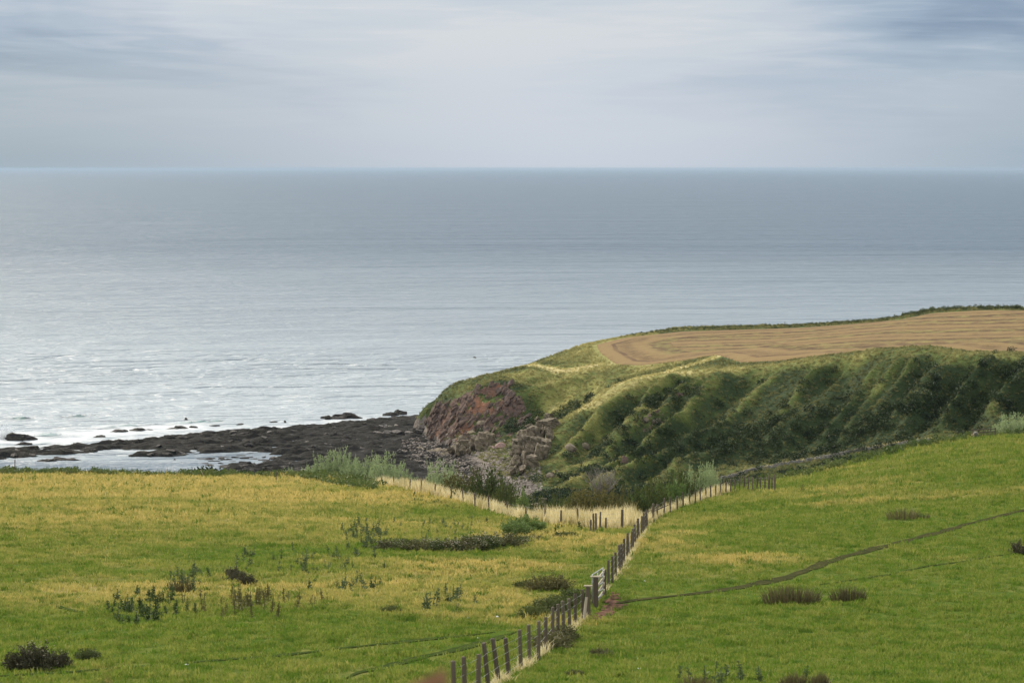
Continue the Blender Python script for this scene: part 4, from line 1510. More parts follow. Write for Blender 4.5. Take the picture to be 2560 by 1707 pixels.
DY = dyke()
dl = densify(DY, 0.22)
X = np.array([p[0] for p in dl]) + RNG.normal(0, 0.25, len(dl))
Y = np.array([p[1] for p in dl]) + RNG.normal(0, 0.3, len(dl)) + 0.3
k = RNG.random(len(X)) < np.where(X < 32, 0.95, 0.75)
X, Y = X[k], Y[k]
scatter("cope_grass", X, Y, [blade_proto("cope_tuft", 14, 0.42, 0.2, 0.03, 0.7, M_DRYG, 90 + q) for q in range(3)], RNG.uniform(0.5, 1.0, len(X)), np.clip(RNG.normal(0.35, 0.25, len(X)), 0, 1), Zs_=height(X, Y) + 0.38)
root = empty("rail_fence", hit(2430, 1096))
o0 = Vector(root.location)
q1, q2 = hit(2430, 1096), hit(2488, 1092)
for k in (0.0, 0.5, 1.0):
    c = Vector(q1).lerp(Vector(q2), k) - o0
    c.z = float(height(c.x + o0.x, c.y + o0.y)) - o0.z
    obj("post", POSTS[1], root, c, (0, 0, 0), (1.2, 1.2, 0.85))
for zz in (0.35, 0.65, 0.95):
    V, F = box_between(Vector((0, -0.08, zz)), Vector(q2) - o0 + Vector((0, -0.08, zz)), 0.04, 0.11)
    obj("rail", mesh_of("rail", V, F, M_WOOD), root)
tag(root, "short wooden rail fence closing the upper end of the dyke", "fence")

# ------------------------------------------------------------------ bushes


def leaf_quad(V, F, c, d, nrm, L, W):
    s_ = d.cross(nrm)
    if s_.length < 1e-4:
        s_ = d.orthogonal()
    s_.normalize()
    k = len(V)
    V += [c, c + d * (L * 0.5) + s_ * W * 0.5, c + d * L, c + d * (L * 0.5) - s_ * W * 0.5]
    F.append((k, k + 1, k + 2, k + 3))


def bush(name, w, d, h, shoots, leaves, L, W, mat, stem_mat, seed, up=1.2, base=0.1, droop=0.0):
    """crown of leafy shoots that spring from a common foot; stems below"""
    rg = random.Random(seed)
    V, F, SV, SF = [], [], [], []
    for i in range(shoots):
        a = rg.uniform(0, 2 * math.pi)
        q = math.sqrt(rg.random())
        foot = Vector((math.cos(a) * q * w * 0.38, math.sin(a) * q * d * 0.38, 0))
        dr_ = Vector((math.cos(a) * q * rg.uniform(0.5, 1.2), math.sin(a) * q * rg.uniform(0.5, 1.2), up * rg.uniform(0.7, 1.3))).normalized()
        ext = h * (1 - 0.55 * q * q) * rg.uniform(0.72, 1.12) / max(dr_.z, 0.35)
        p = foot.copy()
        dd = dr_.copy()
        steps = 7
        pts_ = [p.copy()]
        for k in range(steps):
            dd = (dd + Vector((rg.gauss(0, 0.13), rg.gauss(0, 0.13), rg.gauss(0, 0.08) - droop))).normalized()
            p = p + dd * ext / steps
            pts_.append(p.copy())
        if i % 3 == 0:
            for k in range(0, steps - 2, 2):
                tube(SV, SF, pts_[k], pts_[k + 2], 0.03 * (1 - k / steps) + 0.008, 4)
        for k in range(leaves):
            t_ = base + (1 - base) * (rg.random() ** 0.8)
            f = t_ * steps
            j = min(steps - 1, int(f))
            c = pts_[j].lerp(pts_[j + 1], f - j) + Vector((rg.gauss(0, 1), rg.gauss(0, 1), rg.gauss(0, 1))) * (0.10 + 0.16 * (1 - t_)) * min(w, 2.5) * 0.35
            if c.z < 0.02:
                c.z = rg.uniform(0.02, 0.2)
            ld = (dd * 0.7 + Vector((rg.gauss(0, 0.7), rg.gauss(0, 0.7), rg.gauss(0.1, 0.6)))).normalized()
            leaf_quad(V, F, c, ld, Vector((rg.gauss(0, 1), rg.gauss(0, 1), rg.gauss(0, 1))), L * rg.uniform(0.6, 1.25), W * rg.uniform(0.7, 1.2))
    return (mesh_of(name + "_crown", V, F, mat), mesh_of(name + "_stem", SV, SF, stem_mat))


M_TWIG = rock_mat("bark", (0.05, 0.038, 0.028), (0.11, 0.09, 0.07), None, 6.0, 0.3)
M_DEADT = rock_mat("dead_twigs", (0.15, 0.125, 0.10), (0.27, 0.24, 0.20), None, 6.0, 0.2)
M_WILLOW = leaf_mat("grey_willow_leaf", (0.15, 0.20, 0.085), (0.31, 0.37, 0.18), 0.4)
M_DARKB = leaf_mat("dark_thorn_leaf", (0.030, 0.048, 0.015), (0.10, 0.115, 0.030), 0.25)
M_MIDB = leaf_mat("mid_green_leaf", (0.065, 0.11, 0.028), (0.16, 0.215, 0.06), 0.35)
M_OLIVE = leaf_mat("olive_brown_leaf", (0.062, 0.060, 0.021), (0.145, 0.130, 0.042), 0.25)
M_BRAMB = leaf_mat("bramble_leaf", (0.048, 0.052, 0.020), (0.125, 0.118, 0.046), 0.25)
M_DUSK = leaf_mat("dusky_purple_leaf", (0.034, 0.033, 0.017), (0.098, 0.090, 0.044), 0.15)


def place_bush(kind, meshes, px, py, label, cat="bush", scale=1.0, group=None, name=None, rz=None, at=None, d0=60.0, sink=0.05):
    p = at or hit(px, py, d0)
    root = empty(name or kind, (p[0], p[1], p[2] - sink), random.uniform(0, 6.28) if rz is None else rz)
    root.scale = (scale,) * 3 if isinstance(scale, (int, float)) else scale
    obj("crown", meshes[0], root)
    obj("stem", meshes[1], root)["kind"] = "stuff"
    return tag(root, label, cat, group)


def brae(px, py, d):
    x, y, z = P(px, py, d)
    return (x, y, float(height(x, y)))


will = [bush("willow", 4.2, 3.4, 3.4, 60, 62, 0.30, 0.085, M_WILLOW, M_TWIG, 300 + q, 1.7, 0.12) for q in range(3)]


def sized(kind, ms, wh, px, top, wpx, d, label, cat="bush"):
    """a bush rooted on the bank d metres out, as wide and as tall as it stands in the place"""
    x, y, zt = P(px, top, d)
    g0 = float(height(x, y))
    hgt = max(zt - g0, 0.6)
    co = np.empty(len(ms[0].vertices) * 3, np.float32)
    ms[0].vertices.foreach_get("co", co)
    co = co.reshape(-1, 3)
    sx = wpx * d / FPX / float(np.percentile(co[:, 0], 98) - np.percentile(co[:, 0], 2))
    place_bush(kind, ms, 0, 0, label, cat, scale=(sx, sx, hgt / float(np.percentile(co[:, 2], 99.5))), at=(x, y, g0), sink=0.05, rz=0.0)


thorn = [bush("thorn", 4.6, 4.0, 3.0, 170, 46, 0.26, 0.16, M_DARKB, M_TWIG, 320 + q, 0.55, 0.05, 0.03) for q in range(2)]
olive = bush("olive", 4.6, 4.0, 2.8, 160, 46, 0.26, 0.15, M_OLIVE, M_TWIG, 330, 0.55, 0.05, 0.03)
mid = [bush("mid", 3.6, 3.2, 2.4, 70, 60, 0.28, 0.14, M_MIDB, M_TWIG, 340 + q, 0.9, 0.05) for q in range(2)]
WH, TH, OH, MH = (4.4, 3.6), (5.4, 3.1), (5.4, 2.9), (4.2, 2.5)
for i, (px, top, wpx, d, lab) in enumerate(((778, 1160, 60, 290, "pale grey-green willow scrub, low one at the bracken end of the row"), (818, 1132, 85, 291, "bushy pale willow, second tallest of the row above the reef"),
                                            (858, 1122, 75, 292, "tallest pale willow bush in the row above the reef"), (905, 1142, 90, 291, "pale willow bush in the middle of the row above the reef"),
                                            (962, 1132, 80, 290, "pale willow bush with spiky tips at the grass end of the row"), (1005, 1165, 60, 288, "small pale willow where the row meets the pale grass"),
                                            (716, 1168, 34, 290, "very small pale willow sapling in the bracken beside a thin post"), (1092, 1150, 62, 268, "light green willow bush between the tall grass and the beach"), (1130, 1160, 50, 262, "small light green willow touching the brownish thorn"))):
    sized("willow_bush", will[i % 3], WH, px, top, wpx, edge_d(px) + (2.5 if px < 1020 else 6.0), lab)
for i_, (kind, ms, wh, px, top, wpx, d, lab) in enumerate((
        ("thorn_bush", olive, OH, 1165, 1176, 120, 256, "brownish olive thorn bush left of the dark thorn"),
        ("thorn_bush", thorn[0], TH, 1216, 1178, 130, 250, "big dark thorn bush behind the pale grass below the beach"),
        ("thorn_bush", thorn[1], TH, 1262, 1206, 80, 244, "dark thorn bush at the beach end of the grass belt"),
        ("hawthorn_bush", olive, OH, 1492, 1212, 130, 216, "brown-green bush crowned by bare grey twigs"),
        ("hawthorn_bush", thorn[1], TH, 1440, 1236, 80, 214, "dark low bush in front of the steep grassy spur"),
        ("hawthorn_bush", olive, OH, 1545, 1224, 75, 214, "olive bush right under the bare grey twigs"),
        ("hawthorn_bush", thorn[0], TH, 1500, 1248, 110, 212, "dark bush at the foot of the brown-green one"),
        ("thorn_bush", thorn[0], TH, 1345, 1246, 70, 0, "dark thorn bush in the dip between the gully and the twiggy bush"),
        ("thorn_bush", thorn[1], TH, 1392, 1240, 80, 0, "dark thorn bush just left of the hawthorns"),
        ("thorn_bush", thorn[0], TH, 1585, 1222, 85, 0, "dark thorn bush between the hawthorns and the green bushes"),
        ("thorn_bush", thorn[1], TH, 1635, 1198, 85, 0, "dark thorn bush rising behind the mid green bushes"),
        ("thorn_bush", thorn[0], TH, 1695, 1180, 85, 0, "dark thorn bush behind the rounded pale willow"),
        ("green_bush", mid[0], MH, 1304, 1228, 34, 232, "little bright green bush at the mouth of the gully"),
        ("green_bush", mid[1], MH, 1590, 1235, 56, 212, "mid green bush by the dead branches near the corner post"),
        ("green_bush", mid[0], MH, 1640, 1212, 66, 218, "mid green bush behind the first posts of the short fence"),
        ("green_bush", mid[1], MH, 1688, 1205, 66, 226, "mid green bush below the round pale willow"),
        ("willow_bush", will[0], WH, 1738, 1162, 82, 236, "rounded pale willow bush above the short post fence"),
        ("willow_bush", will[2], WH, 1778, 1158, 40, 240, "narrow pale willow leaning on the rounded one"),
        ("willow_bush", will[1], WH, 2528, 1032, 75, 284, "dull green bush beside the rail fence at the photo's right edge"),
        ("willow_bush", will[2], WH, 2580, 1036, 75, 287, "dull green bush cut by the photo's right edge"))):
    sized(kind, ms, wh, px, top, wpx, edge_d(px) + (1.5 if px > 2000 else 5.0 + (i_ % 3) * 1.5), lab)


def twig_bush(seed):
    rg = random.Random(seed)
    V, F = [], []
    for i in range(90):
        a = rg.uniform(0, 2 * math.pi)
        q = rg.random() ** 0.6
        p = Vector((math.cos(a) * 0.4 * q, math.sin(a) * 0.4 * q, 0))
        dd = Vector((math.cos(a) * q * 0.9, math.sin(a) * q * 0.9, 1.0)).normalized()
        for k in range(4):
            n_ = p + dd * rg.uniform(0.55, 0.85)
            tube(V, F, p, n_, 0.034 - 0.006 * k, 3)
            p = n_
            dd = (dd + Vector((rg.gauss(0, 0.25), rg.gauss(0, 0.25), 0.15))).normalized()
    return mesh_of("twigs", V, F, M_DEADT)


tag(obj("dead_bush", twig_bush(5), None, Vector(P(1502, 1240, edge_d(1502) + 7)), (0, 0, 0), 0.75), "bare grey twiggy bush standing over the olive hawthorn", "bush")
# fallen dead branches by the corner of the fence
V, F = [], []
for a, b in (((0, 0, 0), (2.2, 0.6, 0.9)), ((0.5, 0.1, 0.2), (2.6, 0.3, 1.1)), ((-0.4, 0, 0.1), (1.6, 0.9, 0.7)), ((1.2, 0.3, 0.5), (2.0, 0.2, 1.2))):
    tube(V, F, a, b, 0.035, 5)
tag(obj("dead_branch", mesh_of("dead_branch", V, F, M_TWIG), None, brae(1585, 1290, edge_d(1585) - 2)), "bare fallen branch lying in the tall grass by the corner post", "branch")

# rough green growth covering the banks of the den
X, Y = rand_in(16000, -40, 75, 205, 470)
side = in_poly(X, Y, EDGE_POLY)
hz_ = height(X, Y)
k = ~side & (hz_ > 2.6) & (np.abs(X) < 10 + 0.2 * Y)
X, Y = X[k], Y[k]
denp = [leafy_proto("den_mound", 90, 0.9, 1.0, 0.3, M_SCRUB, 95 + q) for q in range(3)]
scatter("den_growth", X, Y, denp, RNG.uniform(0.6, 1.3, len(X)), np.clip(0.02 + 0.4 * fbm(X / 9, Y / 9, 471, 3), 0, 1))

# ------------------------------------------------------------------ rocks


def rock_mesh(name, seed, mat, flat=0.6, sub=2, cuts=7, jag=0.22):
    import bmesh
    rg = random.Random(seed)
    bm = bmesh.new()
    bmesh.ops.create_icosphere(bm, subdivisions=sub, radius=1.0)
    planes = []
    for i in range(cuts):
        nrm = Vector((rg.gauss(0, 1), rg.gauss(0, 1), rg.gauss(0.2, 0.8))).normalized()
        planes.append((nrm, rg.uniform(0.45, 0.85)))
    sx = rg.uniform(0, 99)
    for v in bm.verts:
        p = v.co.copy()
        for nrm, dd in planes:
            k = p.dot(nrm) - dd
            if k > 0:
                p -= nrm * k * 0.92
        n_ = float(fbm(np.array(p.x * 1.7 + sx), np.array(p.y * 1.7 + p.z * 1.3), seed, 5 if sub > 3 else 3, 0.6))
        p *= 1 + jag * n_
        p.z *= flat
        v.co = p
    me = bpy.data.meshes.new(name)
    bm.to_mesh(me)
    bm.free()
    me.materials.append(mat)
    return me


M_WETROCK = rock_mat("wet_dark_rock", (0.013, 0.012, 0.012), (0.045, 0.036, 0.029), (0.060, 0.055, 0.032), 0.9, 0.9, 0.8)
M_GREYROCK = rock_mat("grey_shore_rock", (0.060, 0.054, 0.048), (0.15, 0.13, 0.112), (0.22, 0.195, 0.165), 0.9, 0.8, 0.9)
M_CRAG = rock_mat("pale_crag_rock", (0.070, 0.055, 0.038), (0.215, 0.172, 0.118), (0.135, 0.118, 0.060), 0.8, 1.0, 0.95)
M_PINKROCK = rock_mat("pink_boulder", (0.17, 0.10, 0.08), (0.29, 0.20, 0.165), None, 0.9, 0.6, 0.95)
RW = [rock_mesh("shore_rock", 500 + q, M_WETROCK, 0.55, 3, 9, 0.30) for q in range(6)]
RG_ = [rock_mesh("grey_rock", 520 + q, M_GREYROCK, 0.5, 2, 9, 0.28) for q in range(4)]
RP = [rock_mesh("pale_boulder", 540 + q, M_PINKROCK if q % 2 else M_CRAG, 0.7, 2, 9, 0.2) for q in range(4)]


def skerry(label, pieces, seed):
    """a rock awash: several lumps that grow out of one foot"""
    import bmesh
    rg = random.Random(seed)
    c0 = Pz(pieces[0][0], pieces[0][1], 0.0)
    bm = bmesh.new()
    for (px, py, wpx, hpx) in pieces:
        c = Vector(Pz(px, py, 0.0)) - Vector(c0)
        w = wpx * c0[1] / FPX * 0.5
        h_ = hpx * c0[1] / FPX
        tmp = rock_mesh("tmp", rg.randint(0, 9999), M_WETROCK, 1.0, 3, 10, 0.30)
        tmp.transform(Matrix.Translation(c + Vector((0, 0, h_ * 0.15))) @ Matrix.Diagonal((w * 1.12, max(w * 0.6, 1.2), h_ * 0.95, 1)))
        bm.from_mesh(tmp)
        bpy.data.meshes.remove(tmp)
    me = bpy.data.meshes.new("skerry")
    bm.to_mesh(me)
    bm.free()
    me.materials.append(M_WETROCK)
    tag(obj("skerry", me, None, c0), label, "rock")


skerry("large dark skerry with a low step on its landward side", [(872, 1044, 66, 16), (838, 1046, 62, 8), (820, 1048, 22, 9)], 1)
skerry("dark squarish skerry nearest the red headland", [(1000, 1037, 44, 13), (975, 1039, 40, 8)], 2)
skerry("dark humped rock in the white surf at the photo's left edge", [(38, 1100, 60, 16), (72, 1098, 52, 11)], 3)
skerry("small wedge of rock just inshore of the humped surf rock", [(55, 1110, 40, 5)], 4)
skerry("small flat rock alone in the foam", [(250, 1092, 28, 5)], 5)
skerry("low dark rock, left of the pair beyond the long ledge", [(300, 1080, 48, 8)], 6)
skerry("low dark rock with a thin tail, right of the pair beyond the long ledge", [(345, 1078, 46, 8), (375, 1076, 26, 4)], 7)
skerry("broken row of dark rocks beyond the middle of the ledge", [(455, 1072, 36, 10), (435, 1073, 40, 5), (482, 1070, 26, 5)], 8)
skerry("small round dark rock out past the broken row", [(466, 1049, 10, 5)], 9)
skerry("little dark rock between the broken row and the large skerry", [(537, 1065, 26, 5)], 10)
skerry("low speck of rock between the little dark rock and the large skerry", [(600, 1061, 18, 4)], 11)
skerry("thin speck of rock seaward of the reef's middle", [(683, 1055, 18, 3)], 12)
skerry("tiny upright rock just landward of the large skerry", [(713, 1056, 8, 5)], 16)
skerry("long black ledge in the calm water below the reef", [(145, 1150, 50, 8), (120, 1153, 50, 6), (175, 1150, 50, 5)], 13)
skerry("tiny rock far out beyond the headland tip", [(1187, 894, 7, 3)], 14)

# loose rocks along the ledges
cand = []
rg = random.Random(77)
while len(cand) < 190:
    px, py = rg.uniform(0, 1060), rg.uniform(1045, 1180)
    x, y, _ = Pz(px, py, 0.4)
    z = float(height(x, y))
    i_, j_ = int((x - GX0) / GS), int((y - GY0) / GS)
    edge = abs(s_reef[j_, i_])
    if z > 0.15 and s_reef[j_, i_] > 0 and (edge < 4.5 or rg.random() < 0.45):
        cand.append((x, y, z, edge < 4.5))
for i, (x, y, z, e_) in enumerate(cand):
    grey = rg.random() < (0.05 if e_ else 0.16)
    q = obj("shore_rock", (RG_ if grey else RW)[i % (4 if grey else 6)], None, (x, y, z - 0.15), (rg.gauss(0, 0.15), rg.gauss(0, 0.15), rg.gauss(-0.15, 0.5)),
            (rg.uniform(0.8, 2.2) * (1.2 if e_ else 0.9), rg.uniform(0.6, 1.1), rg.uniform(0.6, 1.25)))
    if grey:
        tag(q, "greyer loose rock lying on the dark reef", "rock", "grey rocks on the reef")
    else:
        tag(q, "black weedy rock standing up along the dark reef", "rock", "dark rocks along the reef")
# stones in the shallow pool
for i in range(34):
    px, py = rg.uniform(500, 680), rg.uniform(1136, 1172)
    x, y, _ = Pz(px, py, 0.0)
    q = obj("pool_stone", RW[i % 6], None, (x, y, -0.05), (0, 0, rg.uniform(-0.4, 0.4)), (rg.uniform(0.6, 1.7), rg.uniform(0.4, 0.9), rg.uniform(0.3, 0.7)))
    tag(q, "black stone awash in the shallow pool inside the reef", "rock", "stones awash in the pool")

# long smooth grey ledges running out from the red cliff
for px0, py0, px1, py1, h_, lab in ((930, 1082, 1062, 1074, 1.3, "smooth grey rock ledge running out from the red cliff"), (945, 1066, 1010, 1060, 1.0, "short rounded ledge seaward of the smooth grey one"), (1040, 1118, 1160, 1128, 1.2, "low pale ledge at the foot of the red cliff"),
                                   (1100, 1136, 1215, 1112, 1.4, "sloping brown slab leading up from the reef to the cliff foot")):
    a, b = Vector(Pz(px0, py0, 1.0)), Vector(Pz(px1, py1, 1.6))
    n_ = 5
    c0 = a.lerp(b, 0.5)
    root = empty("rock_ledge", (c0.x, c0.y, float(height(c0.x, c0.y))), 0)
    for k in range(n_):
        c = a.lerp(b, (k + 0.5) / n_)
        L_ = (b - a).length / n_
        zc_ = float(height(c.x, c.y)) - root.location.z
        obj("slab", RG_[k % 4] if "grey" in lab or "rounded" in lab else RP[(k * 2) % 4], root, (c.x - c0.x, c.y - c0.y + rg.gauss(0, 0.3), zc_), (0, 0, math.atan2(b.y - a.y, b.x - a.x) + rg.gauss(0, 0.08)), (L_ * 0.72, 1.5, h_ * rg.uniform(0.8, 1.2)))
    tag(root, lab, "rock")


# the pale blocky crag at the mouth of the gully, and its smaller neighbour
def block_mesh(seed, mat):
    import bmesh
    rg_ = random.Random(seed)
    bm = bmesh.new()
    bmesh.ops.create_cube(bm, size=2.0)
    bmesh.ops.subdivide_edges(bm, edges=bm.edges[:], cuts=7, use_grid_fill=True)
    for v in bm.verts:
        p = v.co
        r = max(abs(p.x), abs(p.y), abs(p.z))
        n = p.length
        p *= 1 - 0.16 * (n / r - 1)
        p *= 1 + 0.20 * float(fbm(np.array(p.x * 1.3 + seed + p.z * 0.7), np.array(p.y * 1.3 + p.z), seed, 5, 0.6))
        v.co = p + Vector((rg_.gauss(0, .012), rg_.gauss(0, .012), rg_.gauss(0, .012)))
    me = bpy.data.meshes.new("block")
    bm.to_mesh(me)
    bm.free()
    me.materials.append(mat)
    return me


BL = [block_mesh(600 + q, M_CRAG) for q in range(6)]


def crag(label, rows, seed, thick=1.6):
    """courses of blocks bedded into the hillside: each row is (py_top, py_bottom, px_left, px_right, number of blocks)"""
    rg_ = random.Random(seed)
    pb = rows[-1]
    c0 = Vector(hit((pb[2] + pb[3]) / 2, pb[1], 330))
    root = empty("crag", c0)
    for ri, (pt, pbm, pl, pr, nb) in enumerate(rows):
        cuts_ = [0] + sorted(rg_.uniform(0.1, 0.9) * 0.35 + (k + 1) / nb * 0.65 for k in range(nb - 1)) + [1]
        for k in range(nb):
            a, b = pl + (pr - pl) * cuts_[k], pl + (pr - pl) * cuts_[k + 1]
            bo = Vector(hit((a + b) / 2, pbm, 330))
            dd = bo.y
            jt = rg_.uniform(-7, 6)
            t_ = Vector(P((a + b) / 2, pt + jt, dd))
            c = (t_ + bo) / 2
            hw = (b - a) * dd / FPX / 2 * 1.22
            hh = max((bo - t_).length / 2 * 1.15, 0.4)
            obj("block", CB[rg_.randrange(len(CB))], root, c - c0 + Vector((0, rg_.uniform(-0.7, 0.7), 0)), (rg_.gauss(0, 0.08), rg_.gauss(0.05, 0.10), rg_.gauss(0, 0.25)), (hw, max(thick, hw * 0.8) * rg_.uniform(0.8, 1.3), hh))
    tag(root, label, "rock")


CB = [block_mesh(600 + q, M_CRAG) for q in range(5)] + [rock_mesh("block", 640 + q, M_CRAG, 1.0, 4, 14, 0.22) for q in range(3)]
crag("tall pale blocky crag at the mouth of the gully", [(1040, 1058, 1336, 1380, 3), (1052, 1078, 1312, 1388, 4), (1072, 1102, 1300, 1384, 4), (1094, 1118, 1282, 1376, 4), (1110, 1146, 1278, 1366, 4), (1138, 1170, 1280, 1340, 3), (1162, 1188, 1272, 1316, 2)], 3)
crag("low brown crag rising from the beach to the red cliff", [(1078, 1096, 1205, 1238, 2), (1090, 1112, 1180, 1234, 3), (1104, 1126, 1150, 1215, 4), (1116, 1136, 1120, 1180, 4)], 5, 1.2)
M_REDROCK = rock_mat("red_cliff_rock", (0.045, 0.034, 0.028), (0.125, 0.085, 0.066), (0.17, 0.105, 0.068), 0.7, 1.0, 0.95)
RR = [rock_mesh("block", 660 + q, M_REDROCK, 1.0, 3, 12, 0.28) for q in range(6)]


def cliff_face():
    rg_ = random.Random(91)
    c0 = Vector(hit(1145, 1108, 330))
    root = empty("cliff_outcrop", c0)
    outline = [(1064, 1090), (1062, 1050), (1085, 1015), (1150, 995), (1200, 968), (1250, 955), (1285, 965), (1300, 1000), (1318, 1045), (1290, 1085), (1240, 1075), (1200, 1095), (1150, 1112), (1100, 1100)]
    n = 0
    for py in np.arange(962, 1112, 11.5):
        for px in np.arange(1062, 1322, 15.0):
            x_, y_ = px + rg_.uniform(-7, 7), py + rg_.uniform(-5, 5)
            if not bool(in_poly(np.array(x_), np.array(y_), outline)) or rg_.random() < 0.30:
                continue
            p = Vector(hit(x_, y_, 330))
            s_ = rg_.uniform(0.55, 1.35)
            # beds dip towards the sea
            obj("block", RR[rg_.randrange(6)], root, p - c0 + Vector((0, 0.25 * s_, -0.1)), (rg_.gauss(-0.3, 0.15), 0.75 + rg_.gauss(0, 0.15), rg_.gauss(0.3, 0.3)), (s_ * 0.8, s_ * 0.75, s_ * rg_.uniform(0.9, 1.9)))
            n += 1
    tag(root, "dark red-brown rock face of broken tilted beds under the grassy headland tip", "rock face")


cliff_face()
crag("small pale outcrop low on the grassy spur beside the gully", [(1248, 1264, 1335, 1362, 2), (1258, 1278, 1326, 1368, 2)], 6, 1.0)
for px, py, s_, lab in ((1426, 1122, 1.5, "round white-grey boulder on the grassy spur"), (1462, 1118, 1.3, "brownish boulder right of the white-grey one on the spur"), (1375, 1192, 1.2, "pale upright stone low on the grassy spur"), (1392, 1180, 0.7, "small pale stone above the upright stone on the spur"),
                        (1394, 1062, 1.0, "pale stone in the scrub just right of the crag top"), (1612, 1052, 0.9, "pale stone in the bare brown scar on the slope"), (1640, 1056, 0.8, "grey stone in the brown scar, right of the pale stone"), (1250, 1118, 1.3, "big pink fallen boulder on the stony beach"), (1232, 1122, 0.9, "smaller pink boulder beside the big one on the beach")):
    p = hit(px, py, 330)
    tag(obj("boulder", RP[0 if "pink" not in lab else 1], None, (p[0], p[1], p[2] + 0.1 * s_), (0.3, 0.2, rg.uniform(0, 6)), (s_, s_, s_ * 1.2)), lab, "boulder")
# fallen stones on the little beach
M_PEB = leaf_mat("beach_stone", (0.085, 0.068, 0.055), (0.36, 0.31, 0.26), 0.0, 0.9, attr_mix="tone")
peb = []
for q in range(4):
    me = rock_mesh("beach_stone", 560 + q, M_PEB, 0.6, 1, 5, 0.1)
    peb.append(obj("beach_stone", me, link=False))
X, Y = rand_in(26000, -40, 6, 465, 590)
hz_ = height(X, Y)
k = (hz_ > 0.7) & (hz_ < 5.0) & (dist_line(X, Y, [Pz(1070, 1095, 1.5), Pz(1145, 1112, 2.6), Pz(1285, 1115, 5), Pz(1300, 1190, 3), Pz(1290, 1215, 3), Pz(1150, 1170, 2), Pz(1060, 1120, 1.5)], True) < 6)
X, Y = X[k][:9000], Y[k][:9000]
scatter("shingle", X, Y, peb, 0.10 + 0.36 * RNG.random(len(X)) ** 2.8, np.clip(RNG.normal(0.24, 0.24, len(X)), 0, 1), tilt=0.4)

# ------------------------------------------------------------------ weeds in the pastures
M_WEED = leaf_mat("dark_weed_leaf", (0.044, 0.070, 0.026), (0.125, 0.155, 0.058), 0.2)
M_WEEDG = leaf_mat("green_weed_leaf", (0.030, 0.050, 0.016), (0.080, 0.115, 0.034), 0.3)
M_RUSH = leaf_mat("rush_stem", (0.065, 0.060, 0.026), (0.150, 0.125, 0.055), 0.2)
M_SEED = leaf_mat("pale_seed_head", (0.26, 0.21, 0.15), (0.50, 0.44, 0.36), 0.3)


def weed_mesh(seed, h, w, mat, n=34, heads=0):
    """upright weed: a stem with jagged leaves, longest low down"""
    rg_ = random.Random(seed)
    V, F = [], []
    stems = 1 + rg_.randrange(3)
    for s_ in range(stems):
        bx, by = rg_.gauss(0, w * 0.22), rg_.gauss(0, w * 0.22)
        hh = h * rg_.uniform(0.65, 1.05)
        lx_, ly_ = rg_.gauss(0, 0.08) * hh, rg_.gauss(0, 0.08) * hh
        tube(V, F, (bx, by, -0.05), (bx + lx_, by + ly_, hh), 0.014, 3)
        for i in range(n // stems + 4):
            t_ = rg_.random()
            c = Vector((bx + lx_ * t_, by + ly_ * t_, hh * t_))
            a = rg_.uniform(0, 6.283)
            L = w * (0.55 - 0.32 * t_) * rg_.uniform(0.7, 1.3)
            dd = Vector((math.cos(a), math.sin(a), rg_.uniform(-0.1, 0.9))).normalized()
            leaf_quad(V, F, c, dd, Vector((rg_.gauss(0, 1), rg_.gauss(0, 1), 1)), L, L * 0.42)
    return mesh_of("weed", V, F, mat)


def with_heads(me_leaf, seed, h, w, n):
    rg_ = random.Random(seed)
    V, F = [], []
    for i in range(n):
        c = Vector((rg_.gauss(0, w * 0.4), rg_.gauss(0, w * 0.4), h * rg_.uniform(0.75, 1.1)))
        for k in range(3):
            leaf_quad(V, F, c, Vector((rg_.gauss(0, 1), rg_.gauss(0, 1), rg_.gauss(0.5, 1))).normalized(), Vector((rg_.gauss(0, 1), rg_.gauss(0, 1), 1)), 0.06, 0.045)
    return mesh_of("seed_head", V, F, M_SEED)


THIS = [weed_mesh(700 + q, 0.62, 0.36, M_WEED) for q in range(6)]
NETT = [weed_mesh(720 + q, 0.60, 0.34, M_WEEDG, 70) for q in range(4)]
DOCK = [weed_mesh(740 + q, 0.85, 0.30, M_OLIVE, 30) for q in range(4)]
count = 0


def drift(meshes, name, px0, py0, px1, py1, n, label, cat, group, smin=0.6, smax=1.2, seed=1, slant=0.0):
    rg_ = random.Random(seed)
    for i in range(n):
        u, v = rg_.gauss(0.5, 0.24), rg_.gauss(0.5, 0.24)
        px = px0 + (px1 - px0) * u
        py = py0 + (py1 - py0) * v + slant * (u - 0.5)
        p = hit(px, py)
        s_ = rg_.uniform(smin, smax)
        q = obj(name, meshes[rg_.randrange(len(meshes))], None, (p[0], p[1], p[2] - 0.03), (0, 0, rg_.uniform(0, 6.28)), (s_, s_, s_ * rg_.uniform(0.85, 1.2)))
        tag(q, label, cat, group)


drift(THIS, "thistle", 855, 1318, 970, 1372, 46, "dark thistle in the thick drift left of the bramble strip", "thistle", "thistles left of the bramble strip", 0.7, 1.3, 1)
drift(THIS, "thistle", 980, 1298, 1270, 1345, 34, "single dark thistle dotted over the grass above the bramble strip", "thistle", "thistles above the bramble strip", 0.5, 1.0, 2)
drift(THIS, "thistle", 600, 1378, 960, 1442, 40, "single dark thistle dotted over the middle of the left pasture", "thistle", "thistles in mid pasture", 0.55, 1.15, 3)
drift(NETT, "nettle", 235, 1490, 480, 1560, 42, "dark green nettle in the low drift of weeds at left", "nettle", "nettles in the low drift", 0.6, 1.15, 4, -20)
drift(THIS, "thistle", 420, 1432, 530, 1478, 20, "dark upright thistle in the small drift above the nettles", "thistle", "thistles above the nettles", 0.7, 1.2, 5, -20)
drift(DOCK, "dock", 470, 1490, 790, 1550, 52, "brown seeding dock in the long band of weeds", "dock", "docks in the long band", 0.6, 1.15, 6, -24)
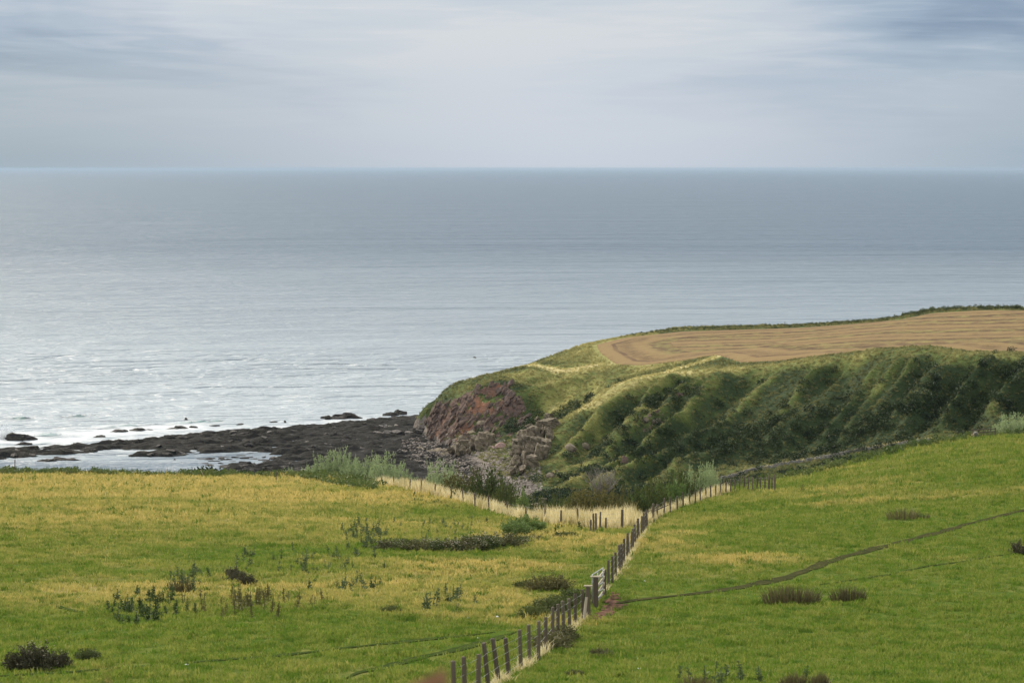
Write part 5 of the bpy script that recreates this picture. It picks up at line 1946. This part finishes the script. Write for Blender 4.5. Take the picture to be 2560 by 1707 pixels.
drift(THIS, "thistle", 780, 1448, 960, 1490, 15, "slender thistle in the tawny grass right of the docks", "thistle", "thistles right of the docks", 0.7, 1.25, 7)
drift(THIS, "thistle", 1030, 1480, 1220, 1528, 13, "slender thistle in the row towards the gate", "thistle", "thistles towards the gate", 0.7, 1.35, 8, -8)
drift(NETT, "nettle", 730, 1200, 930, 1228, 34, "green nettle along the foot of the willow scrub", "nettle", "nettles below the willows", 0.5, 1.0, 9, 16)
drift(NETT, "nettle", 990, 1236, 1150, 1270, 24, "green nettle in front of the old fence and pale grass", "nettle", "nettles by the old fence", 0.5, 0.95, 10, 22)
drift(DOCK, "dock", 1880, 1118, 2240, 1196, 46, "dark dock growing below the dyke", "dock", "docks below the dyke", 0.6, 1.1, 11, -60)
drift(NETT, "nettle", 1250, 1300, 1560, 1340, 24, "green nettle at the grass belt by the leftover posts", "nettle", "nettles by the leftover posts", 0.6, 1.2, 12)
drift(THIS, "thistle", 1560, 1688, 2060, 1720, 12, "dark thistle spike at the very bottom edge", "thistle", "thistles at the bottom edge", 0.6, 1.1, 13)
print("weeds done")

# mounds of bramble and thorn, rush clumps
bram = [bush("bramble", 2.4, 1.8, 1.15, 60, 50, 0.16, 0.11, M_BRAMB, M_TWIG, 360 + q, 0.7, 0.02, 0.05) for q in range(2)]
dusk = [bush("gorse", 2.0, 1.7, 1.5, 60, 60, 0.15, 0.07, M_DUSK, M_TWIG, 370 + q, 1.1, 0.02) for q in range(2)]
gorse = [bush("gorse", 2.2, 1.8, 1.1, 60, 55, 0.15, 0.08, M_DARKB, M_TWIG, 380 + q, 0.9, 0.02) for q in range(2)]


def seeded(root, n, h, w, seed):
    obj("seed_head", with_heads(None, seed, h, w, n), root)["kind"] = "stuff"


BR = [(985, 1372, 0.9, "low bramble mound at the thistle end of the bramble strip"), (1025, 1374, 1.0, "bramble mound second from the thistle end of the strip"), (1068, 1376, 1.0, "bramble mound third along the strip"), (1110, 1377, 1.05, "bramble mound in the middle of the strip"),
      (1155, 1377, 1.1, "bramble mound with pale seed heads beside the tallest one"), (1195, 1374, 1.35, "tallest pinkish bramble mound of the strip"), (1240, 1366, 1.2, "bramble mound just past the tallest one"), (1290, 1358, 0.8, "small bramble at the gate end of the strip"), (1330, 1352, 0.6, "tiny bramble beyond the gate end of the strip")]
for i, (px, py, s_, lab) in enumerate(BR):
    r_ = place_bush("bramble", (gorse if i % 2 else bram)[i % 2], px, py, lab, "bramble", scale=(s_ * 0.82, s_ * 0.75, s_ * 0.60))
    seeded(r_, 60 if i in (3, 4, 5, 6) else 20, 1.0, 2.0, 800 + i)
for ms, px, py, s_, lab, hd in ((dusk[0], 86, 1674, 0.64, "large dark bush with pale flowers in the lower left corner", 26), (dusk[1], 48, 1676, 0.42, "low dark bush leaning on the large flowered one", 0), (dusk[1], 140, 1668, 0.40, "thin dark bush at the right of the large flowered one", 8), (gorse[0], 220, 1648, 0.35, "small dark tuft of gorse above the lower track", 0),
                                (bram[0], 1382, 1616, 0.50, "brown bramble thicket swallowing the fence below the gate", 14), (bram[1], 1402, 1600, 0.48, "brown bramble thicket nearer the gate on the fence", 8),
                                (gorse[1], 1400, 1522, 0.60, "dark low bush left of the squat gate post", 0), (gorse[0], 1375, 1530, 0.6, "dark bush second from the gate", 0), (gorse[1], 1335, 1545, 0.55, "dark bush at the lower end of the row by the gate", 0), (gorse[0], 1435, 1508, 0.6, "dark bush touching the squat gate post", 0),
                                (olive, 1370, 1475, 0.28, "brown-topped weedy bush above the dark row by the gate", 0), (gorse[1], 1310, 1470, 0.4, "loose green weedy bush further up from the gate", 0),
                                (gorse[0], 980, 1532, 0.34, "single dark bush alone in the tawny grass", 0), (dusk[0], 595, 1452, 0.42, "dark round bush right of the small thistle drift", 0), (dusk[1], 615, 1462, 0.40, "second dark round bush close under the first", 0), (dusk[1], 580, 1440, 0.36, "dark bush left of the two round ones", 0),
                                (gorse[1], 1405, 1348, 0.5, "dark bush under the old fence by the leftover posts", 0), (gorse[0], 1425, 1345, 0.4, "smaller dark bush by the leftover posts", 0), (mid[0], 1320, 1330, 0.5, "green bush between the bramble strip and the old fence", 0), (mid[1], 1290, 1340, 0.45, "green bush just above the bramble strip", 0),
                                (dusk[0], 2562, 1385, 0.62, "dark spiky bush cut by the right edge below the path", 0), (bram[1], 1505, 1640, 0.28, "lone brown ragged plant in the green grass below the gate", 5), (bram[0], 1438, 1688, 0.2, "tiny brown weed near the bottom right of the near fence", 0)):
    r_ = place_bush("bush", ms, px, py, lab, "bush", scale=s_)
    if hd:
        seeded(r_, hd, 1.5 if ms in dusk else 1.0, 1.3, 830 + px)


def rush(w, d, h, n, seed):
    rg_ = random.Random(seed)
    V, F = [], []
    for i in range(n):
        a = rg_.uniform(0, 6.283)
        q = math.sqrt(rg_.random())
        x, y = math.cos(a) * q * w / 2, math.sin(a) * q * d / 2
        hh = h * (1 - 0.35 * q * q) * rg_.uniform(0.6, 1.1)
        fx, fy = x * 0.25 + rg_.gauss(0, 0.07), y * 0.25 + rg_.gauss(0, 0.07)
        f_ = rg_.uniform(0, 3.14)
        wx, wy = math.cos(f_) * 0.014, math.sin(f_) * 0.014
        k = len(V)
        V += [(x - wx, y - wy, -0.03), (x + wx, y + wy, -0.03), (x + fx * 0.4 + wx, y + fy * 0.4 + wy, hh * 0.6), (x + fx * 0.4 - wx, y + fy * 0.4 - wy, hh * 0.6), (x + fx, y + fy, hh)]
        F += [(k, k + 1, k + 2, k + 3), (k + 3, k + 2, k + 4)]
    return mesh_of("rush_clump", V, F, M_RUSH)


for px, py, wpx, hpx, n_, lab in ((1978, 1510, 140, 48, 520, "large oval clump of brown rushes below the path"), (2120, 1504, 90, 40, 260, "smaller brown rush clump right of the large one"), (2258, 1298, 80, 30, 240, "dark rush clump alone in the upper green field"), (2310, 1296, 34, 14, 70, "low rush tuft joined to the dark clump in the upper field"),
                                  (1740, 1722, 90, 34, 160, "rush tuft poking up at the bottom edge"), (1985, 1722, 60, 44, 150, "taller rush tuft at the bottom edge"), (2050, 1722, 50, 44, 140, "second tall rush tuft at the bottom edge"), (450, 1478, 70, 30, 200, "thin rush clump in the left pasture drift")):
    p = hit(px, py)
    w = wpx * p[1] / FPX
    h_ = hpx * p[1] / FPX
    tag(obj("rush_clump", rush(w, w * 0.6, h_ * 1.12, n_, px), None, p), lab, "rushes")

# pale stones in the turf
M_WHITE = rock_mat("white_stone", (0.40, 0.39, 0.36), (0.58, 0.57, 0.54), None, 8, 0.3)
RWH = rock_mesh("stone", 590, M_WHITE, 0.6, 1, 4, 0.1)
for px, py, s_, lab in ((467, 1666, 0.13, "flat white stone lying by the lower track"), (1627, 1341, 0.12, "small white stone beside the corner of the fence"), (1612, 1455, 0.09, "white stone in the grass right of the gate"), (1243, 1545, 0.10, "small white stone in the grass left of the gate"), (1170, 1548, 0.08, "white stone among the bright grass above the lower track"),
                        (1196, 1598, 0.09, "white stone between the two lower tracks"), (858, 1634, 0.10, "white stone below the lower track in mid pasture"), (106, 1503, 0.08, "white stone on the little crossing path at far left"), (1597, 1675, 0.10, "white stone alone in the near green field")):
    p = hit(px, py)
    tag(obj("stone", RWH, None, (p[0], p[1], p[2] + 0.05), (0, 0, px), (s_ * 0.95, s_ * 0.6, s_ * 0.6)), lab, "stone")

# brown rock close to the eye, out of focus
M_NEAR = rock_mat("near_brown_rock", (0.13, 0.058, 0.026), (0.30, 0.165, 0.075), None, 3.0, 0.5)
import bmesh


def near_rock(px, top_py, d, w, hgt, label, seed):
    x, y, z = P(px, top_py, d)
    g0 = float(height(x, y))
    h_ = z - g0
    me = rock_mesh("near_rock", seed, M_NEAR, 1.0, 3, 6, 0.15)
    me.polygons.foreach_set("use_smooth", np.ones(len(me.polygons), bool))
    zs_ = [v.co.z for v in me.vertices]
    o = obj("rock", me, None, (x, y, g0), (0, 0, 0.4), (w, w * 0.8, h_ / max(zs_)))
    tag(o, label, "rock")


near_rock(955, 1664, 5.5, 0.33, 0.4, "blurred reddish brown rock poking into the bottom edge", 902)
near_rock(300, 1684, 5.5, 0.10, 0.4, "faint blurred brown rock at the bottom edge in the left pasture", 903)

# spray thrown up where a wave meets the humped rock
M_SPRAY, _t, _b, _o = new_mat("sea_spray")
_b.inputs["Base Color"].default_value = (0.86, 0.88, 0.88, 1)
_b.inputs["Roughness"].default_value = 1.0
rg = random.Random(55)
V, F = [], []
c0 = Pz(16, 1096, 0.0)
for i in range(2600):
    u = rg.random()
    a = rg.gauss(0, 1)
    c = Vector((a * (1.0 + 1.6 * (1 - u)), rg.gauss(0, 0.9), 3.6 * u ** 1.5 * rg.uniform(0.3, 1.0)))
    s_ = rg.uniform(0.03, 0.11)
    k = len(V)
    V += [c + Vector((s_, 0, -s_)), c + Vector((-s_, 0.0, -s_)), c + Vector((0, s_, s_)), c + Vector((0, -s_, 0.4 * s_))]
    F += [(k, k + 1, k + 2), (k, k + 3, k + 1), (k, k + 2, k + 3), (k + 1, k + 3, k + 2)]
tag(obj("spray", mesh_of("spray", V, F, M_SPRAY), None, c0), kind="stuff")

# ------------------------------------------------------------------ sea air


def haze():
    x0, x1, y0, y1, z0, z1 = -95000.0, 95000.0, -400.0, 95000.0, -8.0, 72.0
    V = [(x, y, z) for z in (z0, z1) for y in (y0, y1) for x in (x0, x1)]
    F = [(0, 2, 3, 1), (4, 5, 7, 6), (0, 1, 5, 4), (2, 6, 7, 3), (0, 4, 6, 2), (1, 3, 7, 5)]
    m = bpy.data.materials.new("sea_air")
    m.use_nodes = True
    t = m.node_tree
    t.nodes.clear()
    out = nd(t, "ShaderNodeOutputMaterial")
    v = nd(t, "ShaderNodeVolumePrincipled")
    v.inputs["Color"].default_value = (0.36, 0.46, 0.57, 1)
    v.inputs["Density"].default_value = 2.4e-5
    v.inputs["Anisotropy"].default_value = 0.2
    t.links.new(v.outputs[0], out.inputs["Volume"])
    tag(obj("haze", mesh_of("haze", V, F, m)), kind="stuff")


haze()
